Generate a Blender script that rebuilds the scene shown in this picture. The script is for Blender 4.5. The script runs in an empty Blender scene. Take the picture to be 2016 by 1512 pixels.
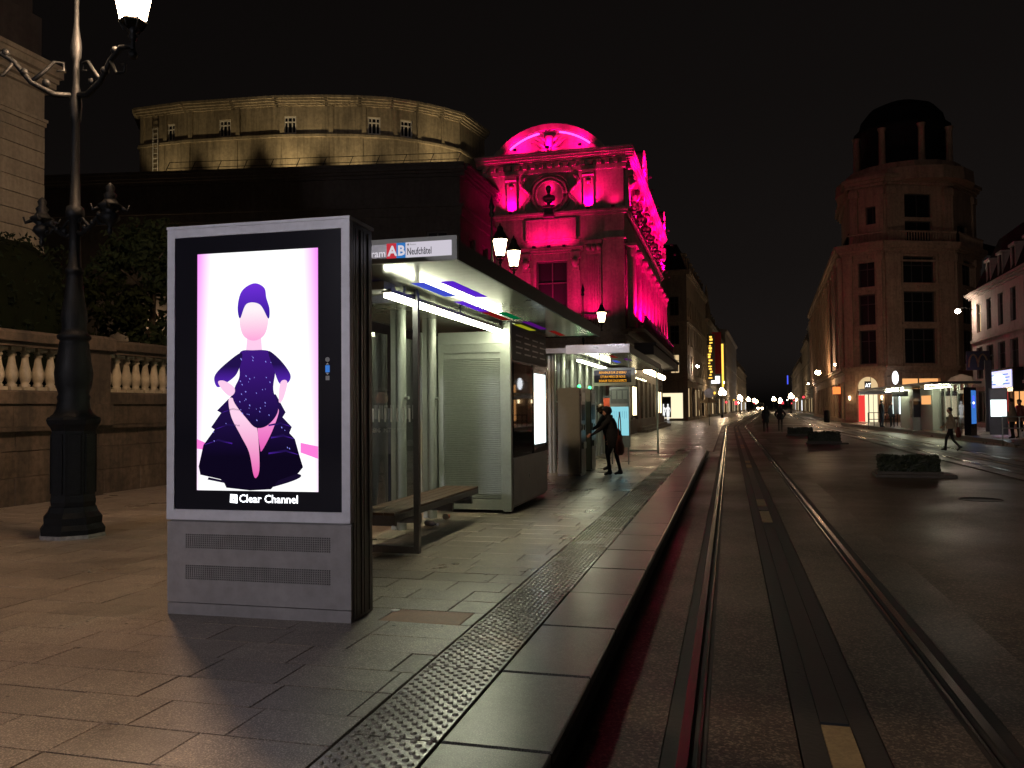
import bpy, bmesh, math, random
from mathutils import Matrix, Vector
random.seed(7)
R = math.radians
S = bpy.context.scene
COL = S.collection

# ------------------------------------------------------------------ camera, sky, exposure
YAW, PITCH, ROLL = math.atan(427/1631.0), math.atan(48/1631.0), R(0.5)
cam = bpy.data.objects.new('camera', bpy.data.cameras.new('camera'))
COL.objects.link(cam)
cam.data.sensor_width = 36.0
cam.data.lens = 36.0*1631.0/2016.0
cam.data.clip_start = 0.05
cam.data.clip_end = 3000
cam.matrix_world = (Matrix.Translation((0, 0, 1.70)) @ Matrix.Rotation(YAW, 4, 'Z')
                    @ Matrix.Rotation(R(90)+PITCH, 4, 'X') @ Matrix.Rotation(-ROLL, 4, 'Z'))
S.camera = cam

W = bpy.data.worlds.new('World'); S.world = W; W.use_nodes = True
nt = W.node_tree
bg = nt.nodes['Background']
sky = nt.nodes.new('ShaderNodeTexSky'); sky.sky_type = 'NISHITA'; sky.sun_disc = False
sky.sun_elevation = R(1.0); sky.sun_rotation = R(200)
bw = nt.nodes.new('ShaderNodeHueSaturation'); bw.inputs['Saturation'].default_value = 0.0
tint = nt.nodes.new('ShaderNodeMix'); tint.data_type = 'RGBA'; tint.blend_type = 'MULTIPLY'
tint.inputs['Factor'].default_value = 1.0
tint.inputs[7].default_value = (1.0, 0.80, 0.74, 1)
nt.links.new(sky.outputs[0], bw.inputs['Color'])
nt.links.new(bw.outputs[0], tint.inputs[6])
nt.links.new(tint.outputs[2], bg.inputs[0])
bg.inputs[1].default_value = 0.0050
S.view_settings.view_transform = 'Standard'
S.view_settings.look = 'None'
S.view_settings.exposure = 0.0
S.view_settings.gamma = 1.0
S.view_settings.use_curve_mapping = False
S.render.engine = 'CYCLES'
cy = S.cycles
cy.use_denoising = True
cy.use_light_tree = True
cy.max_bounces = 6; cy.diffuse_bounces = 2; cy.glossy_bounces = 3; cy.transmission_bounces = 4; cy.transparent_max_bounces = 12
cy.caustics_reflective = False; cy.caustics_refractive = False
cy.sample_clamp_indirect = 4.0
cy.use_adaptive_sampling = True; cy.adaptive_threshold = 0.01

# ------------------------------------------------------------------ materials
MATS = {}
def mat(name, col, rough=0.6, metal=0.0, var=0.0, scale=6.0, bump=0.0, bscale=40.0, rvar=0.0, per_obj=0.0, spec=None,
        streak=0.0, col2=None, coat=0.0, speck=0.0, sscale=130.0, bdist=0.01):
    """procedural principled material: colour mottling, fine relief, gloss variation, per-piece tint, vertical dirt streaks"""
    m = bpy.data.materials.new(name); m.use_nodes = True
    n, l = m.node_tree.nodes, m.node_tree.links
    b = n['Principled BSDF']
    b.inputs['Roughness'].default_value = rough; b.inputs['Metallic'].default_value = metal
    if spec is not None: b.inputs['Specular IOR Level'].default_value = spec
    if coat: b.inputs['Coat Weight'].default_value = coat; b.inputs['Coat Roughness'].default_value = 0.08
    c = (*col, 1)
    b.inputs['Base Color'].default_value = c
    if not (var or bump or rvar or per_obj or streak or speck): 
        MATS[name] = m; return m
    tc = n.new('ShaderNodeNewGeometry')
    pos = tc.outputs['Position']
    def noise(s, det=5, vec=None, ro=0.6):
        t = n.new('ShaderNodeTexNoise'); t.inputs['Scale'].default_value = s; t.inputs['Detail'].default_value = det
        t.inputs['Roughness'].default_value = ro
        l.new(vec or pos, t.inputs['Vector']); return t.outputs['Fac']
    cur = None
    def mixc(fac_sock, A, B, mode='MIX'):
        x = n.new('ShaderNodeMix'); x.data_type = 'RGBA'; x.blend_type = mode
        if isinstance(fac_sock, float): x.inputs['Factor'].default_value = fac_sock
        else: l.new(fac_sock, x.inputs['Factor'])
        for sock, v in ((x.inputs[6], A), (x.inputs[7], B)):
            if isinstance(v, tuple): sock.default_value = v
            else: l.new(v, sock)
        return x.outputs[2]
    def ramp(fac, lo, hi):
        r = n.new('ShaderNodeMapRange'); r.inputs[1].default_value = lo; r.inputs[2].default_value = hi
        l.new(fac, r.inputs[0]); return r.outputs[0]
    base = c
    if var or col2:
        d = tuple(max(0, v*(1-var)) for v in col)+(1,) if col2 is None else (*col2, 1)
        base = mixc(ramp(noise(scale), 0.35, 0.68), c, d)
        base = mixc(ramp(noise(scale*9, 3), 0.40, 0.66), base, mixc(0.5*min(1, var*1.6), base, (0.0, 0.0, 0.0, 1)))
    if speck:
        base = mixc(ramp(noise(sscale, 2), 0.50, 0.66), base, mixc(speck, base, tuple(min(1, v*3.2) for v in col)+(1,)))
        base = mixc(ramp(noise(sscale*0.8, 2), 0.54, 0.68), base, mixc(speck, base, (0.01, 0.01, 0.01, 1)))
    if streak:
        mp = n.new('ShaderNodeMapping'); mp.inputs['Scale'].default_value = (3.0, 3.0, 0.25)
        l.new(pos, mp.inputs['Vector'])
        base = mixc(ramp(noise(1.0, 6, mp.outputs[0], 0.7), 0.42, 0.72), base, mixc(streak, base, (0.02, 0.018, 0.015, 1)))
    if per_obj:
        oi = n.new('ShaderNodeObjectInfo')
        mr = n.new('ShaderNodeMapRange'); mr.inputs[3].default_value = 1-per_obj; mr.inputs[4].default_value = 1+per_obj*0.6
        l.new(oi.outputs['Random'], mr.inputs[0])
        hs = n.new('ShaderNodeHueSaturation'); l.new(mr.outputs[0], hs.inputs['Value'])
        if isinstance(base, tuple): hs.inputs['Color'].default_value = base
        else: l.new(base, hs.inputs['Color'])
        base = hs.outputs[0]
    if not isinstance(base, tuple): l.new(base, b.inputs['Base Color'])
    if rvar:
        mr = n.new('ShaderNodeMapRange'); mr.inputs[1].default_value = 0.3; mr.inputs[2].default_value = 0.7
        mr.inputs[3].default_value = max(0.03, rough-rvar); mr.inputs[4].default_value = min(1, rough+rvar)
        l.new(noise(scale*0.7, 6), mr.inputs[0]); l.new(mr.outputs[0], b.inputs['Roughness'])
    if bump:
        bp = n.new('ShaderNodeBump'); bp.inputs['Strength'].default_value = bump; bp.inputs['Distance'].default_value = bdist
        l.new(noise(bscale, 4), bp.inputs['Height']); l.new(bp.outputs[0], b.inputs['Normal'])
    MATS[name] = m
    return m

def emis(name, col, strength):
    m = bpy.data.materials.new(name); m.use_nodes = True
    n, l = m.node_tree.nodes, m.node_tree.links
    n.remove(n['Principled BSDF'])
    e = n.new('ShaderNodeEmission'); e.inputs[0].default_value = (*col, 1); e.inputs[1].default_value = strength
    l.new(e.outputs[0], n['Material Output'].inputs[0])
    MATS[name] = m
    return m

def thin_glass(name, col=(0.9, 0.95, 0.93), refl=1.0, frost=0.0):
    m = bpy.data.materials.new(name); m.use_nodes = True
    n, l = m.node_tree.nodes, m.node_tree.links
    n.remove(n['Principled BSDF'])
    t = n.new('ShaderNodeBsdfTransparent'); t.inputs[0].default_value = (*col, 1)
    g = n.new('ShaderNodeBsdfGlossy'); g.inputs['Roughness'].default_value = 0.02+frost
    f = n.new('ShaderNodeFresnel'); f.inputs[0].default_value = 1.45
    mu = n.new('ShaderNodeMath'); mu.operation = 'MULTIPLY'; mu.inputs[1].default_value = refl
    mx = n.new('ShaderNodeMixShader')
    l.new(f.outputs[0], mu.inputs[0]); l.new(mu.outputs[0], mx.inputs[0])
    l.new(t.outputs[0], mx.inputs[1]); l.new(g.outputs[0], mx.inputs[2])
    out = mx.outputs[0]
    l.new(out, n['Material Output'].inputs[0])
    MATS[name] = m
    return m

mat('asphalt', (0.072, 0.056, 0.044), 0.46, spec=0.25, var=0.65, scale=0.22, bump=0.3, bscale=90, rvar=0.20, bdist=0.006, speck=0.65, sscale=48)
mat('track_bed', (0.078, 0.062, 0.050), 0.45, spec=0.25, var=0.5, scale=0.4, bump=0.3, bscale=90, rvar=0.16, bdist=0.006, speck=0.75, sscale=55)
mat('joint_dirt', (0.075, 0.06, 0.048), 0.9, var=0.5, scale=3)
mat('slab', (0.25, 0.20, 0.155), 0.36, spec=0.7, var=0.38, scale=0.9, bump=0.22, bscale=150, rvar=0.12, per_obj=0.22, bdist=0.006, speck=0.6, sscale=120)
mat('slab_red', (0.34, 0.13, 0.06), 0.5, var=0.25, scale=5, bump=0.4, bscale=140)
mat('slab_far', (0.23, 0.19, 0.15), 0.34, spec=0.7, var=0.34, scale=1.4, bump=0.15, bscale=120, rvar=0.14, bdist=0.003, speck=0.35, sscale=80)
mat('edge_granite', (0.075, 0.073, 0.066), 0.31, spec=0.35, var=0.35, scale=2.0, bump=0.10, bscale=160, rvar=0.03, per_obj=0.18, bdist=0.003, speck=0.45, sscale=140)
mat('tactile', (0.30, 0.275, 0.215), 0.26, spec=0.8, var=0.30, scale=2.0, bump=0.08, bscale=150, rvar=0.10, per_obj=0.18, bdist=0.003, speck=0.3)
mat('gum', (0.05, 0.045, 0.04), 0.6)
mat('kerb_face', (0.03, 0.03, 0.032), 0.75, var=0.3, scale=4)
mat('steel', (0.40, 0.36, 0.33), 0.24, metal=1.0)
mat('groove', (0.006, 0.006, 0.006), 0.8)
mat('mastic', (0.018, 0.016, 0.015), 0.65, bump=0.3, bscale=30)
mat('conductor', (0.018, 0.018, 0.02), 0.5, var=0.3, scale=3)
mat('insulator', (0.30, 0.22, 0.11), 0.6, var=0.3, scale=5, bump=0.2, bscale=90)
mat('concrete', (0.060, 0.052, 0.045), 0.6, var=0.3, scale=2.5, bump=0.4, bscale=70)
mat('limestone', (0.46, 0.40, 0.30), 0.8, var=0.22, scale=1.3, bump=0.35, bscale=22, per_obj=0.10, streak=0.35)
mat('limestone_dirty_dim', (0.135, 0.098, 0.070), 0.85, var=0.5, scale=1.1, bump=0.45, bscale=26, per_obj=0.2, streak=0.8)  # sooty stone, darkened further to stand for the dim light on it
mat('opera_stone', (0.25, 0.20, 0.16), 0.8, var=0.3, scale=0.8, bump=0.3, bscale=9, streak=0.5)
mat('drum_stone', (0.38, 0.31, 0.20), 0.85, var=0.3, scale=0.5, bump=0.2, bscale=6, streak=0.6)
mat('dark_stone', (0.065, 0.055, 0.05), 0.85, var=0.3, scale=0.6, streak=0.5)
mat('street_stone', (0.30, 0.235, 0.17), 0.85, var=0.28, scale=0.5, bump=0.2, bscale=5, streak=0.4)
mat('tower_stone', (0.46, 0.30, 0.20), 0.85, var=0.28, scale=0.5, bump=0.2, bscale=5, streak=0.4)
mat('white_render', (0.42, 0.36, 0.33), 0.8, var=0.18, scale=0.6, streak=0.25)
mat('zinc', (0.06, 0.06, 0.065), 0.6, var=0.3, scale=0.7)
mat('slate', (0.012, 0.012, 0.013), 0.85, var=0.3, scale=1.5, spec=0.2)
mat('dark_glass', (0.010, 0.011, 0.012), 0.5, spec=0.15)
mat('frame_dark', (0.05, 0.045, 0.04), 0.6)
mat('frame_white', (0.55, 0.52, 0.46), 0.6)
mat('iron', (0.006, 0.007, 0.008), 0.55, spec=0.22, var=0.4, scale=14, bump=0.5, bscale=60, rvar=0.12)
mat('iron_chip', (0.30, 0.28, 0.26), 0.8, var=0.5, scale=20)
mat('ad_grey', (0.70, 0.70, 0.76), 0.42, metal=0.05, var=0.14, scale=1.5, rvar=0.08)
mat('ad_cover', (0.31, 0.29, 0.29), 0.45, metal=0.05, var=0.20, scale=1.2, rvar=0.08, streak=0.12)
mat('ad_grey_dark', (0.24, 0.235, 0.24), 0.42, metal=0.3, var=0.12, scale=2.5, rvar=0.08)
mat('ad_black', (0.012, 0.012, 0.02), 0.12)
mat('hole_dark', (0.01, 0.01, 0.01), 0.9)
mat('alu', (0.35, 0.37, 0.335), 0.40, metal=0.45, var=0.10, scale=3, rvar=0.08, streak=0.10)
mat('alu_dark', (0.13, 0.13, 0.14), 0.35, metal=0.5, var=0.15, scale=4, rvar=0.08)
mat('alu_mid', (0.26, 0.26, 0.27), 0.34, metal=0.55, var=0.12, scale=3, rvar=0.08)
mat('canopy_under', (0.30, 0.315, 0.26), 0.17, spec=0.4, var=0.12, scale=0.9, bump=0.08, bscale=1.8)
mat('fascia', (0.014, 0.013, 0.013), 0.55, spec=0.25)
mat('wood', (0.10, 0.045, 0.022), 0.45, var=0.45, scale=6, bump=0.3, bscale=30, per_obj=0.15)
mat('grey_panel', (0.31, 0.33, 0.30), 0.5, var=0.08, scale=2, streak=0.12)
mat('machine_grey', (0.25, 0.275, 0.245), 0.5, var=0.08, scale=2)
mat('white_print', (0.75, 0.75, 0.72), 0.6)
mat('grey_print', (0.42, 0.42, 0.42), 0.6)
mat('sign_red', (0.62, 0.03, 0.04), 0.4)
mat('sign_blue', (0.04, 0.22, 0.60), 0.4)
mat('sign_white', (0.85, 0.82, 0.88), 0.4)
mat('sign_dark', (0.03, 0.03, 0.05), 0.5)
mat('foliage', (0.022, 0.032, 0.010), 0.8, spec=0.15, per_obj=0.1, var=0.5, scale=3.0)
mat('foliage_light', (0.10, 0.13, 0.03), 0.55, var=0.4, scale=2.0)
mat('foliage_dark', (0.018, 0.028, 0.010), 0.6, var=0.4, scale=4)
mat('hedge_leaf', (0.010, 0.015, 0.006), 0.9, spec=0.1, var=0.4, scale=4)
mat('bark', (0.06, 0.045, 0.03), 0.9, var=0.4, scale=8, bump=0.6, bscale=30)
mat('coat_black', (0.010, 0.011, 0.016), 0.85, var=0.3, scale=12)
mat('coat_grey', (0.10, 0.10, 0.115), 0.85)
mat('jeans', (0.015, 0.02, 0.035), 0.85, var=0.3, scale=12)
mat('trousers', (0.010, 0.010, 0.011), 0.85)
mat('skin', (0.42, 0.22, 0.15), 0.55)
mat('shoe', (0.008, 0.008, 0.008), 0.5)
mat('hair_dark', (0.012, 0.008, 0.006), 0.55)
mat('hair_blond', (0.28, 0.16, 0.075), 0.55, var=0.4, scale=30)
mat('eye', (0.01, 0.008, 0.007), 0.2)
mat('lip', (0.30, 0.09, 0.08), 0.5)
mat('bag_brown', (0.20, 0.045, 0.03), 0.55, var=0.3, scale=10)
mat('beige_coat', (0.36, 0.28, 0.19), 0.85, var=0.2, scale=12)
mat('cream_cloth', (0.55, 0.46, 0.36), 0.85, var=0.2, scale=12)
mat('red_cup', (0.70, 0.16, 0.06), 0.4)
mat('white_cup', (0.72, 0.70, 0.66), 0.5)
mat('orange_panel', (0.75, 0.10, 0.04), 0.5)
mat('awning', (0.02, 0.018, 0.02), 0.8)
mat('red_banner', (0.35, 0.015, 0.03), 0.7)
mat('soil', (0.03, 0.022, 0.016), 0.95, bump=0.8, bscale=50)
thin_glass('clear_glass', (0.955, 0.97, 0.96), 0.8)
thin_glass('case_glass', (0.80, 0.84, 0.84), 1.6)

# emissive: lamps, screens, lit windows and signs, plus surfaces given a glow
emis('lantern_light', (1.0, 0.64, 0.38), 620)
emis('lantern_small', (1.0, 0.72, 0.42), 22)
emis('lantern_added', (0.96, 0.90, 0.98), 1400)  # strong cool light of the added lamp behind the viewpoint
emis('lantern_dim', (1.0, 0.65, 0.38), 1.2)
emis('tube', (0.98, 1.0, 0.70), 46)
emis('street_globe', (1.0, 0.72, 0.42), 45)
emis('white_globe', (1.0, 0.66, 0.36), 200)
emis('cold_globe', (1.0, 0.78, 0.60), 330)
emis('shop_warm', (1.0, 0.72, 0.38), 0.75)
emis('shop_bright', (1.0, 0.86, 0.56), 1.15)
emis('shop_orange', (1.0, 0.46, 0.16), 1.0)
emis('shop_red', (1.0, 0.06, 0.05), 0.9)
emis('sconce', (1.0, 0.80, 0.46), 5.5)
emis('bulb', (1.0, 0.78, 0.48), 16)
emis('led_orange', (1.0, 0.42, 0.03), 1.6)
emis('led_green', (0.05, 1.0, 0.22), 6)
emis('led_violet', (0.5, 0.1, 1.0), 6)
emis('pink_strip', (1.0, 0.05, 0.55), 4.0)
emis('screen_white', (0.86, 1.0, 0.98), 1.9)
emis('screen_cyan', (0.32, 0.78, 0.88), 0.85)
emis('screen_blue', (0.06, 0.25, 0.80), 0.7)
emis('sign_purple', (0.62, 0.60, 1.0), 1.5)
emis('sign_yellow', (1.0, 0.58, 0.08), 1.7)
emis('sign_red_lit', (1.0, 0.06, 0.08), 2.0)
emis('sign_orange_lit', (1.0, 0.22, 0.05), 1.6)
emis('sign_bluelit', (0.08, 0.12, 1.0), 1.2)
emis('sign_whitelit', (0.92, 0.95, 1.0), 2.5)
emis('sign_green_lit', (0.55, 1.0, 0.75), 2.5)
emis('letter_glow', (0.66, 0.62, 0.68), 1.0)
emis('name_glow', (0.60, 0.56, 0.64), 1.0)
emis('badge_red', (0.50, 0.03, 0.045), 1.0)
emis('badge_blue', (0.03, 0.17, 0.48), 1.0)
emis('mannequin_glow', (1, 1, 1), 1.0)  # mannequins glow themselves in place of the shop's light on them
emis('pane_purple', (0.16, 0.03, 0.95), 0.62)
emis('pane_blue', (0.08, 0.12, 0.95), 0.62)
emis('pane_violet', (0.22, 0.015, 0.42), 0.30)
emis('pane_green', (0.0, 0.28, 0.08), 0.35)
emis('pane_red', (0.45, 0.02, 0.015), 0.30)
emis('pane_yellow', (0.50, 0.52, 0.02), 0.55)
# advert picture
emis('pic_gown', (0.020, 0.006, 0.075), 1.0)
emis('pic_gown_dark', (0.008, 0.004, 0.024), 1.0)
emis('pic_violet', (0.10, 0.015, 0.62), 1.0)
emis('pic_pink', (1.0, 0.22, 0.72), 1.0)
emis('pic_skin', (1.0, 0.62, 0.86), 1.0)
def emis_grad(name, c0, c1, axis='Z', p0=0.0, p1=1.0):
    m = bpy.data.materials.new(name); m.use_nodes = True
    n, l = m.node_tree.nodes, m.node_tree.links
    n.remove(n['Principled BSDF'])
    tc = n.new('ShaderNodeTexCoord'); sx = n.new('ShaderNodeSeparateXYZ'); l.new(tc.outputs['Generated'], sx.inputs[0])
    r = n.new('ShaderNodeValToRGB'); l.new(sx.outputs[axis], r.inputs[0])
    r.color_ramp.elements[0].position = p0; r.color_ramp.elements[0].color = (*c0, 1)
    r.color_ramp.elements[1].position = p1; r.color_ramp.elements[1].color = (*c1, 1)
    e = n.new('ShaderNodeEmission'); l.new(r.outputs[0], e.inputs[0]); l.new(e.outputs[0], n['Material Output'].inputs[0])
    MATS[name] = m
# printed shading of the picture on the advertising screen
emis_grad('pic_leg', (0.85, 0.10, 0.45), (1.0, 0.66, 0.86), 'Z', 0.0, 0.75)
emis_grad('pic_leg_back', (0.80, 0.10, 0.48), (1.0, 0.36, 0.74), 'Z')
emis_grad('pic_face', (1.0, 0.40, 0.72), (1.0, 0.90, 0.95), 'Z', 0.0, 0.7)
emis_grad('pic_train', (0.004, 0.002, 0.012), (0.018, 0.006, 0.08), 'Z', 0.35, 1.0)
emis_grad('pic_bodice', (0.006, 0.003, 0.03), (0.05, 0.010, 0.22), 'Z', 0.0, 1.0)
emis_grad('pic_sleeve', (0.10, 0.02, 0.50), (0.016, 0.006, 0.075), 'Z', 0.0, 0.6)
emis_grad('pic_hair', (0.03, 0.01, 0.30), (0.16, 0.03, 0.70), 'Z')
emis('pic_sparkle', (0.30, 0.30, 1.0), 1.0)

def picture_background():
    m = bpy.data.materials.new('pic_bg'); m.use_nodes = True
    n, l = m.node_tree.nodes, m.node_tree.links
    n.remove(n['Principled BSDF'])
    tc = n.new('ShaderNodeTexCoord'); sx = n.new('ShaderNodeSeparateXYZ')
    l.new(tc.outputs['Generated'], sx.inputs[0])
    # the picture on the screen: white studio with pink drapes towards both edges
    ma = n.new('ShaderNodeMath'); ma.operation = 'SUBTRACT'; ma.inputs[1].default_value = 0.5
    l.new(sx.outputs['X'], ma.inputs[0])
    ab = n.new('ShaderNodeMath'); ab.operation = 'ABSOLUTE'; l.new(ma.outputs[0], ab.inputs[0])
    zz = n.new('ShaderNodeMath'); zz.operation = 'MULTIPLY_ADD'; zz.inputs[1].default_value = 0.10; 
    l.new(sx.outputs['Z'], zz.inputs[0]); l.new(ab.outputs[0], zz.inputs[2])
    r = n.new('ShaderNodeValToRGB'); l.new(zz.outputs[0], r.inputs[0])
    r.color_ramp.elements[0].position = 0.46; r.color_ramp.elements[0].color = (1, 1, 1, 1)
    r.color_ramp.elements[1].position = 0.60; r.color_ramp.elements[1].color = (0.85, 0.22, 0.85, 1)
    e = n.new('ShaderNodeEmission'); e.inputs[1].default_value = 1.15
    l.new(r.outputs[0], e.inputs[0]); l.new(e.outputs[0], n['Material Output'].inputs[0])
    MATS['pic_bg'] = m
picture_background()

# ------------------------------------------------------------------ mesh helpers
class MB:
    """collects simple solids and links them as one mesh object; M is applied to everything added while it is set"""
    def __init__(s): s.v = []; s.f = []; s.M = None; s.sm = []
    def add(s, vs, fs, smooth=False):
        k = len(s.v)
        for p in vs:
            p = Vector(p)
            s.v.append(tuple(s.M @ p) if s.M is not None else tuple(p))
        for f in fs:
            s.f.append(tuple(i+k for i in f)); s.sm.append(smooth)
        return s
    def box(s, x0, x1, y0, y1, z0, z1):
        return s.add([(x0,y0,z0),(x1,y0,z0),(x1,y1,z0),(x0,y1,z0),(x0,y0,z1),(x1,y0,z1),(x1,y1,z1),(x0,y1,z1)],
                     [(0,3,2,1),(4,5,6,7),(0,1,5,4),(1,2,6,5),(2,3,7,6),(3,0,4,7)])
    def cbox(s, x0, x1, y0, y1, z0, z1, c):
        """box with chamfered upper edges"""
        return s.add([(x0,y0,z0),(x1,y0,z0),(x1,y1,z0),(x0,y1,z0),(x0,y0,z1-c),(x1,y0,z1-c),(x1,y1,z1-c),(x0,y1,z1-c),
                      (x0+c,y0+c,z1),(x1-c,y0+c,z1),(x1-c,y1-c,z1),(x0+c,y1-c,z1)],
                     [(0,1,5,4),(1,2,6,5),(2,3,7,6),(3,0,4,7),(4,5,9,8),(5,6,10,9),(6,7,11,10),(7,4,8,11),(8,9,10,11)])
    def prism(s, poly, z0, z1):
        """poly = counter-clockwise (x,y) list"""
        n = len(poly)
        return s.add([(x,y,z0) for x,y in poly]+[(x,y,z1) for x,y in poly],
                     [tuple(range(n-1,-1,-1)), tuple(range(n,2*n))]+[(i,(i+1)%n,(i+1)%n+n,i+n) for i in range(n)])
    def slab_xz(s, poly, y0, y1):
        """poly = (x,z) outline seen from -y, counter-clockwise; extruded from y0 (front) to y1 (back)"""
        n = len(poly)
        return s.add([(x,y0,z) for x,z in poly]+[(x,y1,z) for x,z in poly],
                     [tuple(range(n)), tuple(range(2*n-1,n-1,-1))]+[((i+1)%n,i,i+n,(i+1)%n+n) for i in range(n)])
    def tube(s, p0, p1, r0, r1=None, n=8, caps=True):
        p0, p1 = Vector(p0), Vector(p1); r1 = r0 if r1 is None else r1
        d = (p1-p0).normalized(); a = d.orthogonal().normalized(); b = d.cross(a)
        vs = []
        for p, r in ((p0,r0),(p1,r1)):
            for i in range(n):
                t = 2*math.pi*i/n; vs.append(p+a*(r*math.cos(t))+b*(r*math.sin(t)))
        fs = [(i,(i+1)%n,(i+1)%n+n,i+n) for i in range(n)]
        s.add(vs, fs, n > 6)
        if caps: s.add(vs[:n], [tuple(range(n-1,-1,-1))]); s.add(vs[n:], [tuple(range(n))])
        return s
    def path(s, pts, r, n=6):
        """bent tube through pts; r is one radius or one per point"""
        pts = [Vector(p) for p in pts]; m = len(pts)
        rs = [r]*m if not isinstance(r, (list, tuple)) else r
        vs = []; prev = None
        for i, p in enumerate(pts):
            d = (pts[min(i+1,m-1)]-pts[max(i-1,0)]).normalized()
            a = d.orthogonal().normalized() if prev is None else (prev-d*prev.dot(d)).normalized()
            prev = a; b = d.cross(a)
            for k in range(n):
                t = 2*math.pi*k/n; vs.append(p+a*(rs[i]*math.cos(t))+b*(rs[i]*math.sin(t)))
        fs = [(i*n+k, i*n+(k+1)%n, (i+1)*n+(k+1)%n, (i+1)*n+k) for i in range(m-1) for k in range(n)]
        s.add(vs, fs+[tuple(range(n-1,-1,-1)), tuple(range((m-1)*n, m*n))], True)
        return s
    def lathe(s, prof, n=12, c=(0,0,0), rot=0.0, smooth=True):
        """prof = (radius, z) from bottom to top, turned about the vertical through c"""
        m = len(prof); vs = []
        for r, z in prof:
            for k in range(n):
                t = 2*math.pi*k/n+rot; vs.append((c[0]+r*math.cos(t), c[1]+r*math.sin(t), c[2]+z))
        fs = [(i*n+k, i*n+(k+1)%n, (i+1)*n+(k+1)%n, (i+1)*n+k) for i in range(m-1) for k in range(n)]
        s.add(vs, fs, smooth)
        s.add(vs[:n], [tuple(range(n-1,-1,-1))]); s.add(vs[-n:], [tuple(range(n))])
        return s
    def ball(s, c, rx, ry=None, rz=None, n=10, m=7):
        ry = rx if ry is None else ry; rz = rx if rz is None else rz
        vs = [(c[0], c[1], c[2]-rz)]
        for i in range(1, m):
            a = -math.pi/2+math.pi*i/m
            for k in range(n):
                t = 2*math.pi*k/n
                vs.append((c[0]+rx*math.cos(a)*math.cos(t), c[1]+ry*math.cos(a)*math.sin(t), c[2]+rz*math.sin(a)))
        vs.append((c[0], c[1], c[2]+rz))
        fs = [(0, 1+(k+1)%n, 1+k) for k in range(n)]
        for i in range(m-2):
            fs += [(1+i*n+k, 1+i*n+(k+1)%n, 1+(i+1)*n+(k+1)%n, 1+(i+1)*n+k) for k in range(n)]
        e = 1+(m-1)*n; o = 1+(m-2)*n
        fs += [(e, o+k, o+(k+1)%n) for k in range(n)]
        return s.add(vs, fs, True)
    def mesh(s, name, m):
        me = bpy.data.meshes.new(name); me.from_pydata(s.v, [], s.f)
        me.polygons.foreach_set('use_smooth', s.sm)
        me.materials.append(MATS[m]); me.update(); return me
    def build(s, name, m, parent=None, mtx=None):
        return link(name, s.mesh(name, m), parent, mtx)

def link(name, data, parent=None, mtx=None):
    o = bpy.data.objects.new(name, data); COL.objects.link(o)
    if parent is not None: o.parent = parent
    if mtx is not None: o.matrix_local = mtx
    return o

def tag(o, label=None, cat=None, group=None, kind=None):
    if label: o['label'] = label
    if cat: o['category'] = cat
    if group: o['group'] = group
    if kind: o['kind'] = kind
    return o

def thing(name, label, cat, loc=(0,0,0), rz=0.0, group=None):
    o = bpy.data.objects.new(name, None); COL.objects.link(o)
    o.empty_display_size = 0.2
    o.location = loc; o.rotation_euler = (0, 0, rz)
    return tag(o, label, cat, group)

def structure(name, mb, m):
    return tag(mb.build(name, m), kind='structure')

def copy_tree(o, loc=None, rz=None, label=None, parent=None):
    """copy of a thing with copies of its parts and sub-parts"""
    c = o.copy(); COL.objects.link(c)
    if parent is not None: c.parent = parent
    if loc is not None: c.location = loc
    if rz is not None: c.rotation_euler = (0, 0, rz)
    if label: c['label'] = label
    for ch in list(o.children): copy_tree(ch, parent=c)
    return c

def T(x=0, y=0, z=0): return Matrix.Translation((x, y, z))
def RZ(a): return Matrix.Rotation(a, 4, 'Z')
def RX(a): return Matrix.Rotation(a, 4, 'X')

def lettering(name, s, size, m, parent, mtx, thick=0.0, align='LEFT', depth=0.0, sx=1.0, spacing=1.0):
    """flat print: text in the local xy plane, turned by mtx"""
    c = bpy.data.curves.new(name, 'FONT'); c.body = s; c.size = size; c.align_x = align; c.offset = thick; c.extrude = depth
    c.resolution_u = 2; c.space_character = spacing
    o = bpy.data.objects.new(name, c); COL.objects.link(o)
    dg = bpy.context.evaluated_depsgraph_get(); dg.update()
    me = bpy.data.meshes.new_from_object(o.evaluated_get(dg))
    bpy.data.objects.remove(o); bpy.data.curves.remove(c)
    if sx != 1.0:
        for v in me.vertices: v.co.x *= sx
    me.name = name; me.materials.clear(); me.materials.append(MATS[m])
    return link(name, me, parent, mtx)
FRONT = RX(R(90))                      # text readable from -y
def front(x, y, z): return T(x, y, z) @ FRONT
def side_right(x, y, z): return T(x, y, z) @ RZ(R(90)) @ FRONT   # readable from +x
def side_left(x, y, z): return T(x, y, z) @ RZ(R(-90)) @ FRONT   # readable from -x

def light(name, kind, loc, power, col, parent=None, target=None, size=0.3, spot=None, blend=0.6, radius=0.1):
    d = bpy.data.lights.new(name, kind); d.energy = power; d.color = col
    if kind == 'SPOT': d.spot_size = R(spot or 70); d.spot_blend = blend; d.shadow_soft_size = radius
    if kind == 'AREA': d.size = size
    if kind == 'POINT': d.shadow_soft_size = radius
    o = bpy.data.objects.new(name, d); COL.objects.link(o)
    if parent is not None: o.parent = parent
    o.location = loc
    if target is not None:
        o.rotation_euler = (Vector(target)-Vector(loc)).to_track_quat('-Z', 'Y').to_euler()
    return o

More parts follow.
